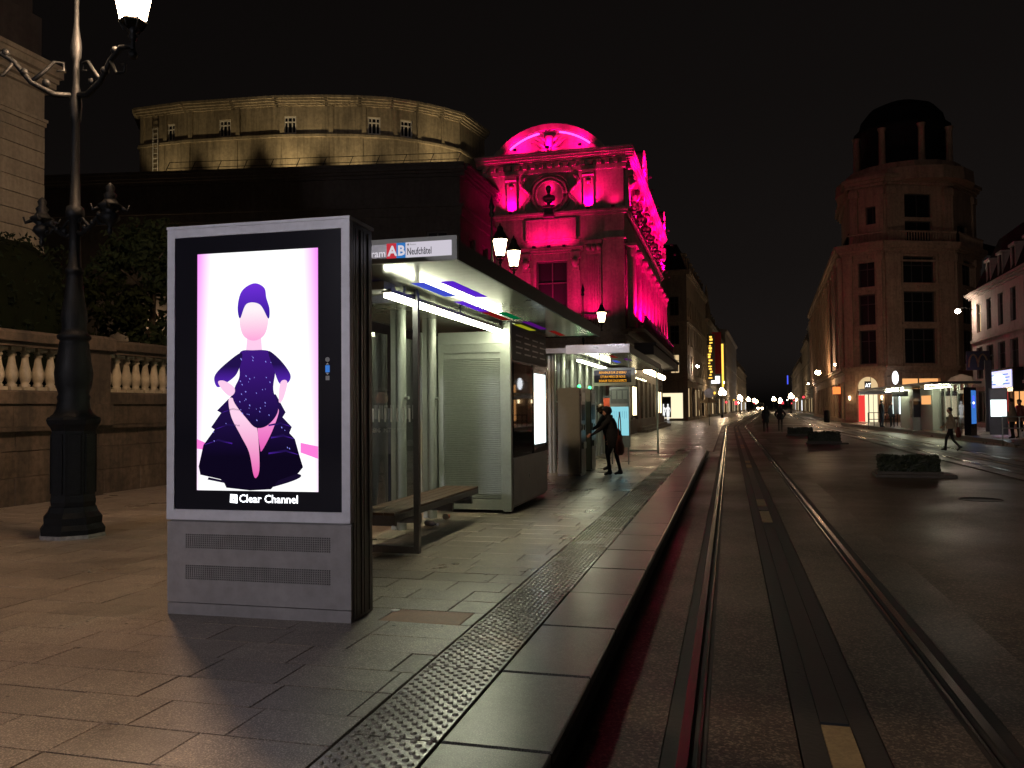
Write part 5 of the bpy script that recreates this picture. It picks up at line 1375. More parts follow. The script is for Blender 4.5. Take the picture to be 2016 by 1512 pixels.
    wall_panel(dr, e, dd, L, 13.0, 23.6, [], 0.2); moulding(co, e, dd, -0.1, L, 23.2, [(0.12, 0.12), (0.14, 0.25), (0.16, 0.42), (0.18, 0.52)], 0.3); band(stc, e, dd, 0, L, 20.98, 21.16, 0.14)
    s0 = pts[0]; bk = Vector((-43.5-X0, 54.5-Y0)); dd = (s0-bk).normalized(); L = (s0-bk).length
    wall_panel(dr, bk, dd, L, 13.0, 23.6, [], 0.2); moulding(co, bk, dd, 0, L+0.1, 23.2, [(0.12, 0.12), (0.14, 0.25), (0.16, 0.42), (0.18, 0.52)], 0.3); band(stc, bk, dd, 0, L, 20.98, 21.16, 0.14)
    dr.build('auditorium_wall', 'drum_stone', root); co.build('auditorium_cornice', 'drum_stone', root); stc.build('string_course', 'drum_stone', root)
    rf = MB(); ring = [bk]+pts+[ee]; cx_, cy_ = -24.0, 16.0
    vs = [(p.x, p.y, 23.80) for p in ring]+[((p.x*0.4+cx_*0.6), (p.y*0.4+cy_*0.6), 26.0) for p in ring]; n = len(ring)
    rf.add(vs, [(i, i+1, i+1+n, i+n) for i in range(n-1)]+[tuple(range(n, 2*n))]); rf.build('auditorium_roof', 'zinc', root)
    ld = MB(); p, q = pts[0], pts[1]; dd = (q-p).normalized(); nn = Vector((dd.y, -dd.x))
    base = p+dd*1.45+nn*0.35
    for s in (0, 0.42): ld.tube((base.x+dd.x*s, base.y+dd.y*s, 15.0), (base.x+dd.x*s, base.y+dd.y*s, 22.2), 0.035, n=5)
    for k in range(20): ld.tube((base.x, base.y, 15.3+k*0.36), (base.x+dd.x*.42, base.y+dd.y*.42, 15.3+k*0.36), 0.022, n=4)
    ld.build('wall_ladder', 'frame_white', root)
    # warm floodlights standing on the wing roof, one below each window
    for px_, py_, pw in ((-39.0,51.1,60),(-34.4,51.4,75),(-29.4,52.0,150),(-25.4,53.3,110),(-22.0,55.0,60),(-19.9,57.4,170)):
        x, y = px_-X0, py_-Y0; outv = Vector((0.25 if px_ < -20 else 0.8, -1.0)).normalized()*2.0
        fx, fy = x+outv.x, y+outv.y
        fb = MB(); fb.box(fx-.15,fx+.15,fy-.1,fy+.1,15.6,15.85); fl = fb.build('floodlight', 'iron', root)
        light('floodlight_lamp', 'SPOT', (fx, fy, 15.95), pw*10, (1.0, 0.76, 0.42), root, (x, y, 22.0), spot=64, blend=1.0, radius=0.12)
    # hot pink floodlights along the ledges
    def pink(x, y, z, tx, ty, tz, pw, spot=75, blend=0.8):
        fb = MB(); fb.box(x-.10,x+.10,y-.08,y+.08,z-.16,z-.03); fb.build('floodlight', 'iron', root)
        light('floodlight_lamp', 'SPOT', (x, y, z), pw*1.75, PINK, root, (tx, ty, tz), spot=spot, blend=blend, radius=0.08)
    for x in (-7.05, -2.15): pink(x, -0.42, 14.06, x, 0.0, 15.6, 1500, 125, 1.0)
    light('niche_lamp', 'POINT', (nx, -0.17, nz-0.50), 60, PINK, root, radius=0.05); light('niche_lamp', 'POINT', (nx, -0.17, nz+0.45), 40, PINK, root, radius=0.05)
    for x in (-6.6, -4.55, -2.5): pink(x, -1.0, 17.85, x*0.9-0.45, 0.0, 18.5, 700, 150, 1.0)
    for x in (-8.4, -0.6): pink(x, -0.5, 14.06, x, 0.0, 16.0, 160, 130, 1.0)
    [pink(x, -0.75, 11.75, x, -0.05, 12.9, 260, 140, 1.0) for x in (-5.5, -4.55, -3.6)]
    for x in (-6.6, -4.6, -2.0): pink(x, -1.3, 7.0, x, -0.1, 10.5, 620, 140, 1.0)
    for i in range(10):
        y = 0.6+3.0*i
        pink(1.0, y, 6.9, 0.1, y+0.5, 11.0, 3600, 80)
        pink(0.75, y+0.8, 12.5 if False else 14.0, 0.0, y+1.0, 16.4, 2400, 100)
    for y in (8.3, SL_-2.0): pink(0.9, y, 18.05, 0.0, y, 19.2, 1600, 120)
    for i in range(6): pink(1.5, 2.5+4.6*i, 15.6, 0.3, 2.8+4.6*i, 17.4, 2600, 110)
opera()
wl_ = thing('wall_lamp', 'small glowing wall lamp behind the dark tree, on the dark wing of the opera', 'wall lamp', (-31.9, 39.95, 6.55))
MB().ball((0,-0.35,0.0),0.17,0.17,0.2,9,7).build('globe', 'white_globe', wl_); MB().path([(0,0.35,-0.1),(0,-0.2,-0.25),(0,-0.35,-0.18)],0.03,6).build('bracket', 'iron', wl_)

# ------------------------------------------------------------------ street buildings further off
STREET = -math.atan(0.0475)
def row_building(side, y, L, Wd, H, label, m='street_stone', roof='slate', floors=5, fh=3.3, gf=4.2, cols=4, front_cols=2, mansard=3.0, lit=(), shop='shop_warm',
                 shop_cols=None, name='apartment_building', wwin=1.1, parapet=False):
    """terraced house along the street; side 'L' stands left of the street axis, 'R' right; its end wall faces the camera"""
    x = (-6.1 if side == 'L' else 11.0)+xpath(y)
    root = thing(name, label, 'building', (x, y, 0.0), STREET)
    w = MB(); fl = [gf+fh*i for i in range(floors)]
    def cells(width, n, phase):
        out = []
        for fi, z in enumerate(fl):
            if z+fh > H+0.2: break
            for c in range(n):
                u = (c+0.5)*width/n; out.append((u-wwin/2, u+wwin/2, z+0.75, z+fh-0.45, fi, c, phase))
        return out
    def shops(width, n):
        return [((c+0.12)*width/n, (c+0.88)*width/n, 0.35, gf-0.9) for c in range(n)] if n else []
    if side == 'L':
        so, sd, fo = (0, 0), (0, 1), (-Wd, 0); 
        corners = [(-Wd,0),(0,0),(0,L),(-Wd,L)]
    else:
        so, sd, fo = (0, L), (0, -1), (0, 0)
        corners = [(0,0),(Wd,0),(Wd,L),(0,L)]
    sops = cells(L, cols, 's'); fops = cells(Wd if front_cols > 2 else min(Wd, 6.0), front_cols, 'f')
    if front_cols <= 2 and side == 'L': fops = [(o[0]+Wd-6.0 if Wd > 6 else o[0], o[1]+Wd-6.0 if Wd > 6 else o[1], *o[2:]) for o in fops]
    sc = shop_cols if shop_cols is not None else max(1, cols//2)
    ssh = shops(L, sc)
    fsh = [(Wd-3.6, Wd-0.6, 0.3, 3.4)] if (side == 'L' and front_cols) else []
    wall_panel(w, so, sd, L, 0, H, [o[:4] for o in sops]+ssh, 0.28)
    wall_panel(w, fo, (1, 0), Wd, 0, H, [o[:4] for o in fops]+fsh, 0.28)
    w.add([(*corners[0],H),(*corners[1],H),(*corners[2],H),(*corners[3],H)], [(0,1,2,3)])
    w.build('wall', m, root)
    for o in sops+fops:
        O, d = (so, sd) if o[6] == 's' else (fo, (1, 0))
        pane = 'dark_glass'
        for (fi, c, ph, mm) in lit:
            if (fi, c, ph) == (o[4], o[5], o[6]): pane = mm
        window(root, O, d, *o[:4], 0.28, bars=(1, 1), t=0.08, pane=pane)
    for k, o in enumerate(ssh):
        p = shop if not isinstance(shop, (list, tuple)) else shop[k % len(shop)]
        window(root, so, sd, *o, 0.28, bars=(1, 0), t=0.10, pane=p)
    c = MB(); moulding(c, so, sd, -0.05, L+0.05, H-0.5, [(0.15, 0.15), (0.2, 0.32), (0.18, 0.45)], 0.3); moulding(c, fo, (1, 0), -0.05, Wd+(0.45 if side == 'L' else 0.05), H-0.5, [(0.15, 0.15), (0.2, 0.32), (0.18, 0.45)], 0.3)
    for z in (gf-0.15, gf+fh*2-.1):
        band(c, so, sd, 0, L, z, z+0.22, 0.2); band(c, fo, (1, 0), 0, Wd, z, z+0.22, 0.2)
    c.build('cornice', m, root)
    if mansard:
        xs = sorted(c_[0] for c_ in corners); x0, x1 = xs[0], xs[-1]; q = 1.2
        r = MB().add([(x0,0,H+.04),(x1,0,H+.04),(x1,L,H+.04),(x0,L,H+.04),(x0+q,q,H+mansard),(x1-q,q,H+mansard),(x1-q,L-q,H+mansard),(x0+q,L-q,H+mansard)],
                     [(0,1,5,4),(1,2,6,5),(2,3,7,6),(3,0,4,7),(4,5,6,7)])
        ro = r.build('roof', roof, root)
        for k in range(max(1, cols-1)):
            u = (k+0.5)*L/max(1, cols-1)
            dmr = MB(); sx = -0.25 if side == 'L' else 0.25; xf = (x1 if side == 'L' else x0)+sx; xb = xf+(-1.3 if side == 'L' else 1.3)
            dmr.box(min(xf,xb), max(xf,xb), u-0.65, u+0.65, H+0.3, H+2.1); dmr.box(min(xf,xb)-.12, max(xf,xb)+.12, u-0.8, u+0.8, H+2.1, H+2.25); dm = dmr.build('dormer', m, ro)
            xg = xf+(0.004 if side == 'L' else -0.004)
            MB().box(min(xg, xg-.01), max(xg, xg+.01), u-0.45, u+0.45, H+0.6, H+1.95).build('dormer_window', 'dark_glass', root)
        for k in range(2):
            cm = MB(); yy = 1.5+k*(L-3.0); cm.box((x0+x1)/2-.8,(x0+x1)/2+.8,yy-.35,yy+.35,H+mansard-.5,H+mansard+1.6); cm.build('chimney', m, ro)
    return root
# left row behind the opera
c1 = row_building('L', 101.5, 30, 9.5, 18.2, 'dark corner building beyond the opera with a bright dress-shop window and lit upstairs window', cols=9, front_cols=2, floors=4, fh=3.5, gf=5.0, mansard=3.4,
                  lit=((0, 0, 'f', 'shop_warm'), (0, 1, 'f', 'shop_warm')), shop=('shop_warm', 'dark_glass', 'shop_warm'), shop_cols=6)
def shop_front(c1):
    Wd = 9.5
    MB().box(-3.55, -0.65, 0.24, 0.30, 0.32, 3.38).build('shop_window', 'shop_bright', c1)
    b = MB(); b.box(-3.35, -2.05, 0.10, 0.20, 0.45, 2.95); b.build('window_display', 'trousers', c1)
    for x in (-2.95, -2.40):
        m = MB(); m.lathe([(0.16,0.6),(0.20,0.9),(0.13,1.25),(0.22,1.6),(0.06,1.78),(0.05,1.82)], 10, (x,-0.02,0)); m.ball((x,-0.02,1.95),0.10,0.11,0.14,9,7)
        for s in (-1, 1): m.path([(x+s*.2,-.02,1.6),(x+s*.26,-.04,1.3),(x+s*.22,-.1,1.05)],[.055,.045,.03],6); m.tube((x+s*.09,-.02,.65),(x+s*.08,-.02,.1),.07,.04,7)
        o = m.build('mannequin', 'mannequin_glow'); o.matrix_world = c1.matrix_basis @ T(0, 0, 0)
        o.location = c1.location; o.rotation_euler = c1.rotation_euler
        tag(o, 'pale mannequin with an added glow in the bright dress-shop window, ' + ('nearer the opera' if x < -2.7 else 'nearer the street corner'), 'mannequin', 'mannequins in the shop window')
shop_front(c1)
c2 = row_building('L', 133, 27, 9, 15.5, 'tall narrow building with stepped gable and yellow-lit red front down the street', cols=7, front_cols=0, floors=3, fh=3.4, gf=4.4, mansard=4.0, shop=('shop_warm', 'shop_warm', 'dark_glass'))
c3 = row_building('L', 161.5, 26, 9, 15.0, 'dim house between the yellow-lit front and the pale block', cols=6, front_cols=0, floors=3, mansard=2.5, shop=('shop_warm', 'sign_whitelit'))
c4 = row_building('L', 189, 60, 12, 18.8, 'pale flat-topped block at the far end of the left street side', m='white_render', cols=12, front_cols=0, floors=4, mansard=0, shop=('shop_warm', 'shop_bright', 'dark_glass'))
c5 = row_building('L', 250, 90, 12, 13.5, 'farthest low dark row on the left side of the street', cols=12, front_cols=0, floors=3, mansard=2.5, shop=('shop_warm', 'shop_bright', 'sign_whitelit'))
def signs_left():
    # gable top, banners and light outlines on the second building
    g = MB(); g.M = T(0,0,0)
    for k, (y, zt) in enumerate(((1.0, 18.0), (5.0, 20.5), (9.5, 18.6))):
        g.lathe([(0.30,15.6),(0.26,zt-1.0),(0.34,zt-.9),(0.02,zt+1.1)], 8, (-0.3, y, 0))
    g.build('pinnacle', 'street_stone', c2)
    root = thing('lit_sign', 'tall yellow-lit vertical sign on the red front down the street', 'sign', (c2.location.x, 133.6, 5.8), STREET)
    b = MB(); b.box(0.0, 1.2, 0.0, 0.4, 0, 7.3); b.build('sign_board', 'frame_dark', root)
    ry = random.Random(8)
    for k in range(15):
        z = 0.3+k*0.46; x = ry.uniform(.12,.45); L = ry.uniform(.3,.6); q = MB(); q.box(x, x+L, -0.03, -0.001, z, z+ry.uniform(.16,.36))
        if k % 2: q.box(x+L*.4, x+L*.4+.12, -0.03, -0.001, z+.37, z+.45)
        q.build('lit_letter_field', 'sign_yellow', root)
    r2 = thing('banner', 'dark red upright banner between yellow light strips on the street front', 'banner', (c2.location.x+0.62, 143.0, 7.2), STREET)
    MB().box(0.0,1.5,0.0,0.25,0,7.0).build('cloth', 'red_banner', r2)
    MB().box(1.53,1.85,-0.02,0.2,-2.2,5.0).build('light_strip', 'sign_yellow', r2); MB().box(-.2,1.2,-0.06,-0.005,-1.6,-0.4).build('lit_name_field', 'sign_whitelit', r2)
signs_left()
# right row beyond the corner tower
d1 = row_building('R', 150.5, 30, 12, 17.5, 'stepped stone house beyond the long colonnaded front on the right', m='street_stone', cols=7, front_cols=0, floors=4, fh=3.3, mansard=3.6, shop=('shop_warm', 'dark_glass', 'sign_green_lit'))
d2 = row_building('R', 182, 40, 12, 15.5, 'lower house with turret roof farther along the right street side', cols=8, front_cols=0, floors=3, mansard=4.0, shop=('shop_warm', 'shop_bright', 'dark_glass'))
d3 = row_building('R', 224, 110, 12, 13.0, 'farthest dark row on the right side of the street', cols=14, front_cols=0, floors=3, mansard=2.5, shop=('shop_bright', 'dark_glass', 'sign_whitelit', 'shop_warm'))

# ---- corner tower building on the right
def tower():
    A, B, C_, D = [Vector(p) for p in ((10.80,85.26),(14.14,83.56),(20.84,86.35),(24.5,91.95))]
    root = thing('corner_building', 'big stone corner building with rounded tower, tall windows and an arched lit shop door', 'building', (A.x, A.y, 0))
    A0 = A.copy(); A, B, C_, D = A-A0, B-A0, C_-A0, D-A0
    E = Vector((0.0475, 1)).normalized()*63.5
    st = 'tower_stone'; H = 16.3
    w = MB(); faces = []
    d_ab, d_bc, d_cd = (B-A).normalized(), (C_-B).normalized(), (D-C_).normalized()
    opsA = [(1.45, 3.0, 5.6, 8.8), (1.45, 3.0, 9.3, 12.2), (1.45, 3.0, 12.9, 15.4)]
    opsB = [(2.0, 5.3, 5.6, 8.9), (2.0, 5.3, 9.5, 12.4), (2.0, 5.3, 13.2, 15.7)]
    opsC = [(1.8, 4.8, 5.6, 8.9), (1.8, 4.8, 9.5, 12.4), (1.8, 4.8, 13.2, 15.7)]
    shopA, shopB, shopC = [(1.15, 3.05, 0.12, 4.45)], [(1.7, 5.6, 0.3, 4.2)], [(1.4, 5.4, 0.3, 4.2)]
    wall_panel(w, A, d_ab, (B-A).length, 0, H, opsA+shopA, 0.4)
    wall_panel(w, B, d_bc, (C_-B).length, 0, H, opsB+shopB, 0.4)
    wall_panel(w, C_, d_cd, (D-C_).length, 0, H, opsC+shopC, 0.4)
    ED = -E.normalized(); sops = []
    for k in range(15):
        u = 63.5-2.6-4.1*k
        sops += [(u-0.9, u+0.9, z0, z1) for z0, z1 in ((5.9,8.6),(9.3,12.2),(12.9,15.2))]+[(u-1.4, u+1.4, 0.4, 4.0)]
    wall_panel(w, E, ED, 63.5, 0, H, sops, 0.35)
    w.add([(A.x,A.y,H),(B.x,B.y,H),(C_.x,C_.y,H),(D.x,D.y,H),(D.x+6,D.y+50,H),(E.x,E.y,H)], [(0,1,2,3,4,5)])
    w.build('wall', st, root)
    for o in opsA: window(root, A, d_ab, *o, 0.4, bars=(1, 1), t=0.09)
    for o in opsB: window(root, B, d_bc, *o, 0.4, bars=(2, 1), t=0.10)
    for o in opsC: window(root, C_, d_cd, *o, 0.4, bars=(2, 1), t=0.10)
    for k, o in enumerate(sops): window(root, E, ED, *o, 0.35, bars=(1, 1), t=0.08, pane=('shop_warm' if (o[2] < 1 and k in (3, 11)) else 'dark_glass'))
    c = MB()
    for P_, d, L in ((A, d_ab, (B-A).length), (B, d_bc, (C_-B).length), (C_, d_cd, (D-C_).length), (E, ED, 63.5)):
        moulding(c, P_, d, -0.25, L+0.25, 15.95, [(0.25, 0.15), (0.22, 0.35), (0.25, 0.60), (0.35, 0.75)], 0.5)
        moulding(c, P_, d, -0.1, L+0.1, 4.75, [(0.2, 0.12), (0.25, 0.35), (0.15, 0.45)], 0.3)
    c.build('cornice', st, root)
    # broad pilasters between the windows, slim ones along the street side
    def pil(P_, d, u, wd, z0, z1, out):
        m = MB(); band(m, P_, d, u-wd/2, u+wd/2, z0, z1, out); band(m, P_, d, u-wd/2-.08, u+wd/2+.08, z1-0.7, z1-0.02, out+.10); m.build('pilaster', st, root)
    for P_, d, u, wd in ((A,d_ab,0.55,0.8),(A,d_ab,3.45,0.5),(B,d_bc,0.9,1.5),(B,d_bc,6.35,1.5),(C_,d_cd,0.8,1.3),(C_,d_cd,5.7,1.3)): pil(P_, d, u, wd, 5.35, 15.94, 0.22)
    for k in range(16): pil(E, ED, 63.5-0.55-4.1*k if k < 15 else 0.6, 1.0, 5.35, 15.94, 0.45)
    for P_, d, ops in ((A, d_ab, opsA), (B, d_bc, opsB), (C_, d_cd, opsC)):
        for o in ops:
            sm = MB(); band(sm, P_, d, o[0]-.22, o[1]+.22, o[2]-.22, o[2]-.02, 0.20); sm.build('window_sill', st, root)
            sm = MB(); band(sm, P_, d, o[0]-.16, o[0], o[2], o[3], 0.08); band(sm, P_, d, o[1], o[1]+.16, o[2], o[3], 0.08); band(sm, P_, d, o[0]-.16, o[1]+.16, o[3], o[3]+.2, 0.10); band(sm, P_, d, (o[0]+o[1])/2-.2, (o[0]+o[1])/2+.2, o[3]+.02, o[3]+.5, 0.17); sm.build('window_surround', st, root)
        L = (B-A).length if d is d_ab else (C_-B).length if d is d_bc else (D-C_).length
        for z in (15.2, 12.55, 9.0):
            bl = MB(); band(bl, P_, d, 0.05, L-.05, z, z+0.16, 0.14); bl.build('string_course', st, root)
        for k in range(6):
            rb = MB(); band(rb, P_, d, 0.05, 1.05 if d is d_ab else 1.3, 0.3+k*0.74, 0.96+k*0.74, 0.09); rb.build('rusticated_block', st, root)
            rb = MB(); band(rb, P_, d, 3.12 if d is d_ab else L-1.2, L-.05, 0.3+k*0.74, 0.96+k*0.74, 0.09); rb.build('rusticated_block', st, root)
    # attic storey, set back
    cen = Vector((9.2, 9.0)); sh = lambda p, f: cen+(p-cen)*f
    q = [sh(p, 0.93) for p in (A, B, C_, D)]
    q[0] = q[0]+Vector((0.2, 0)); w = MB(); aops = []
    specs = [((1.5, 2.7, 19.0, 20.7),), ((2.0, 4.8, 17.3, 19.2), (2.0, 4.8, 19.55, 21.8)), ((1.6, 4.2, 17.3, 19.2),)]
    for i in range(3):
        d = (q[i+1]-q[i]).normalized(); L = (q[i+1]-q[i]).length; ops = [o for o in specs[i] if o[1] < L-.2]
        wall_panel(w, q[i], d, L, 17.0, 22.9, ops, 0.35)
        for o in ops: window(root, q[i], d, *o, 0.35, bars=(1, 0), t=0.08)
    for i in range(3):
        d = (q[i+1]-q[i]).normalized(); L = (q[i+1]-q[i]).length
        for u in (0.45, L-0.45):
            pm = MB(); band(pm, q[i], d, u-.35, u+.35, 17.0, 22.5, 0.2); band(pm, q[i], d, u-.45, u+.45, 21.7, 22.3, 0.32); pm.build('pilaster', st, root)
        rm = MB(); nn = Vector((d.y, -d.x))
        for k in range(int(L/0.28)): 
            p_ = q[i]+d*(0.2+k*0.28)+nn*0.75; rm.tube((p_.x, p_.y, 17.2), (p_.x, p_.y, 18.0), 0.05, n=5)
        p0 = q[i]+nn*0.75; p1 = q[i+1]+nn*0.75; rm.tube((p0.x,p0.y,18.03),(p1.x,p1.y,18.03),0.09,n=6); rm.build('attic_balustrade', st, root)
    back = Vector((2.0, 16.0)); d = (q[0]-back).normalized(); wall_panel(w, back, d, (q[0]-back).length, 17.0, 22.9, [], 0.3)
    w.build('attic_wall', st, root)
    c = MB()
    for i in range(3):
        d = (q[i+1]-q[i]).normalized(); L = (q[i+1]-q[i]).length; moulding(c, q[i], d, -0.3, L+0.3, 22.6, [(0.25, 0.2), (0.3, 0.45), (0.3, 0.7)], 0.6)
    d = (q[0]-back).normalized(); moulding(c, back, d, 0, (q[0]-back).length+.3, 22.6, [(0.25, 0.2), (0.3, 0.45), (0.3, 0.7)], 0.6)
    c.build('attic_cornice', st, root)
    cx, cy2 = q[1].x*.5+q[2].x*.5-0.4, q[1].y*.5+q[2].y*.5+4.6
    b = MB(); b.lathe([(6.4,22.9),(6.3,24.1),(5.4,24.3),(5.3,24.9)], 16, (cx, cy2, 0), smooth=False); b.build('tower_base', st, root)
    b = MB(); b.lathe([(3.9,24.9),(3.9,28.6),(4.5,28.8),(4.5,29.2),(4.1,29.3),(3.8,30.4),(3.0,31.4),(1.6,32.0),(0.5,32.2)], 16, (cx, cy2, 0)); b.build('tower_dome', 'slate', root)
    for k in range(8):
        t = k*math.pi/4+0.2; p = MB(); p.lathe([(0.40,24.9),(0.32,25.3),(0.30,28.2),(0.42,28.6)], 10, (cx+4.5*math.cos(t), cy2+4.5*math.sin(t), 0)); p.build('tower_column', st, root)
    r = MB(); xx = E*0.98
    r.add([(0.3,1.5,17.05),(E.x,E.y,17.05),(E.x+9,E.y,17.05),(9.5,3,17.05),(1.6,4,20.4),(E.x+1.4,E.y,20.4),(E.x+8,E.y,20.4),(8.5,5,20.4)], [(0,4,5,1),(4,7,6,5),(7,3,2,6),(0,3,7,4)])
    r.build('mansard_roof', 'slate', root)
    r = MB(); o_ = D-Vector((1.5,-1)); r.add([(q[3].x-3,q[3].y-2,17.05),(q[3].x+14,q[3].y+14,17.05),(q[3].x+6,q[3].y+24,22.5),(q[3].x-3,q[3].y+4,22.5)], [(0,1,2,3)]); r.build('mansard_roof', 'slate', root)
    # arched shop entrance on the left facet
    P = lambda u, v, z: Vector((A.x+d_ab.x*u+d_ab.y*v, A.y+d_ab.y*u-d_ab.x*v, z))
    Ma = Matrix.Translation((A.x, A.y, 0)) @ RZ(math.atan2(d_ab.y, d_ab.x))
    cxu, rad = 2.10, 0.95
    arc = [(cxu+rad*math.cos(math.pi*i/14), 3.45+rad*math.sin(math.pi*i/14)) for i in range(15)]
    sp = MB(); 
    sp.slab_xz([(3.05, 4.45)]+[(3.05, 3.45)]+arc[1:8][0:0]+[a for a in arc[0:8]]+[(cxu, 4.45)], 0.05, 0.3) if False else None
    right = [p for p in arc[:8]]; left = [p for p in arc[7:]]
    sp.slab_xz([(3.07, 3.45), (3.07, 4.47), (cxu, 4.47)]+right[::-1][:-1], 0.02, 0.32)
    sp.slab_xz([(cxu, 4.47), (1.13, 4.47), (1.13, 3.45)]+left[::-1][1:], 0.02, 0.32)
    sp.build('arch_spandrel', st, root, Ma)
    ent = MB().box(1.16, 3.04, 0.36, 0.42, 0.12, 2.72).build('shop_window', 'shop_bright', root, Ma)
    MB().box(1.16, 3.04, 0.33, 0.39, 3.06, 4.44).build('lit_fanlight', 'shop_warm', root, Ma)
    fr = MB(); fr.box(1.16, 3.04, 0.10, 0.32, 2.73, 3.05); fr.box(2.06, 2.12, 0.28, 0.34, 0.12, 2.72); fr.box(2.30, 2.33, 0.26, 0.32, 3.06, 4.4)
    for k in range(5): fr.box(1.3+k*.4, 1.33+k*.4, 0.30, 0.34, 0.12, 2.72)
    fr.build('door_frame', 'frame_dark', root, Ma)
    MB().box(1.18, 1.75, 0.26, 0.30, 0.14, 2.66).build('window_poster', 'shop_red', root, Ma)
    bl = MB().box(1.78, 2.36, 0.18, 0.24, 3.22, 3.98).build('square_sign', 'ad_black', root, Ma)
    lettering('lettering', 'AT', 0.48, 'sign_whitelit', bl, front(1.86, 0.176, 3.43), 0.012, sx=0.82)
    s2 = lettering('lettering', 'ARMAND THIERY', 0.27, 'sign_whitelit', root, Ma @ front(2.10, 0.095, 2.80), 0.004, 'CENTER', sx=0.78)
    # lit shop window and sconces on the main facet
    Mb = Matrix.Translation((B.x, B.y, 0)) @ RZ(math.atan2(d_bc.y, d_bc.x))
    MB().box(1.72, 5.58, 0.36, 0.42, 0.32, 4.18).build('shop_window', 'shop_orange', root, Mb)
    fr = MB(); fr.box(1.72, 5.58, 0.28, 0.35, 2.6, 2.9); fr.box(3.5, 3.6, 0.28, 0.35, 0.32, 4.18); fr.build('door_frame', 'frame_dark', root, Mb)
    Mc = Matrix.Translation((C_.x, C_.y, 0)) @ RZ(math.atan2(d_cd.y, d_cd.x))
    MB().box(1.42, 5.38, 0.36, 0.42, 0.32, 4.18).build('shop_window', 'shop_orange', root, Mc)
    for M_, u in ((Ma, 0.55), (Ma, 3.5), (Mb, 1.1)):
        MB().lathe([(0.06,0),(0.11,0.25),(0.09,0.4)], 8, (u, -0.33, 2.2)).build('wall_light', 'sconce', root, M_)
    light('arch_lamp', 'POINT', tuple(P(2.1, 1.2, 3.0)), 60, (1.0, 0.72, 0.4), root, radius=0.15)
tower()
# ---- white rendered building at the far right
def white_building():
    far, near = Vector((18.5, 71.8)), Vector((17.35, 44.0)); L = (near-far).length; d = (near-far).normalized()
    root = thing('shop_building', 'pale rendered building with dark mansard roof and shop signs at the far right', 'building', (far.x, far.y, 0), math.atan2(d.y, d.x))
    w = MB(); ops = []; k = 0; u = 2.2
    while u < L-2:
        ops.append((u-0.65, u+0.65, 7.15, 9.35, k, 1)); ops.append((u-0.95, u+0.95, 3.6, 6.0, k, 0)); u += 3.05; k += 1
    shop = [(1.0+4.6*i, 5.0+4.6*i, 0.3, 2.7) for i in range(int(L/4.6))]
    wall_panel(w, (0, 0), (1, 0), L, 0, 10.2, [o[:4] for o in ops]+shop, 0.25)
    w.add([(0,0,0),(0,9,0),(0,9,10.2),(0,0,10.2)], [(0,3,2,1)]); w.add([(0,0,10.2),(L,0,10.2),(L,9,10.2),(0,9,10.2)], [(0,1,2,3)]); w.add([(L,0,0),(L,9,0),(L,9,10.2),(L,0,10.2)], [(0,1,2,3)])
    w.build('wall', 'white_render', root)
    for o in ops: window(root, (0,0), (1,0), *o[:4], 0.25, bars=(1, 1), t=0.08, pane='shop_warm' if (o[4], o[5]) == (0, 1) else 'dark_glass')
    for i, o in enumerate(shop): window(root, (0,0), (1,0), *o, 0.25, bars=(2, 0), t=0.09, pane=('dark_glass', 'shop_red', 'shop_orange', 'dark_glass')[i % 4])
    c = MB(); moulding(c, (0,0), (1,0), -0.4, L, 9.85, [(0.12, 0.12), (0.15, 0.3), (0.15, 0.42)], 0.3); band(c, (0,0), (1,0), 0, L, 6.45, 6.65, 0.12); band(c, (0,0), (1,0), 0, L, 3.0, 3.2, 0.12)
    c.build('cornice', 'white_render', root)
    r = MB().add([(-0.2,0.1,10.25),(L,0.1,10.25),(L,9,10.25),(-0.2,9,10.25),(1.8,1.6,14.2),(L,1.6,14.2),(L,7.5,14.2),(1.8,7.5,14.2)], [(0,1,5,4),(1,2,6,5),(2,3,7,6),(3,0,4,7),(4,5,6,7)]); ro = r.build('roof', 'slate', root)
    u = 4.0
    while u < L-2:
        b = MB(); b.box(u-0.62, u-0.45, 0.3, 2.0, 10.3, 12.2); b.box(u+0.45, u+0.62, 0.3, 2.0, 10.3, 12.2); b.box(u-0.7, u+0.7, 0.2, 2.0, 12.2, 12.38); b.build('dormer', 'white_render', ro)
        MB().box(u-0.445, u+0.445, 0.4, 0.5, 10.35, 12.19).build('dormer_window', 'dark_glass', ro); u += 3.2
    return root, far, d
wb, wfar, wd_ = white_building()
Mw = Matrix.Translation((wfar.x, wfar.y, 0)) @ RZ(math.atan2(wd_.y, wd_.x))
def on_white(name, label, cat, u, z, out=0.0):
    p = Mw @ Vector((u, -out, z)); return thing(name, label, cat, tuple(p), math.atan2(wd_.y, wd_.x))
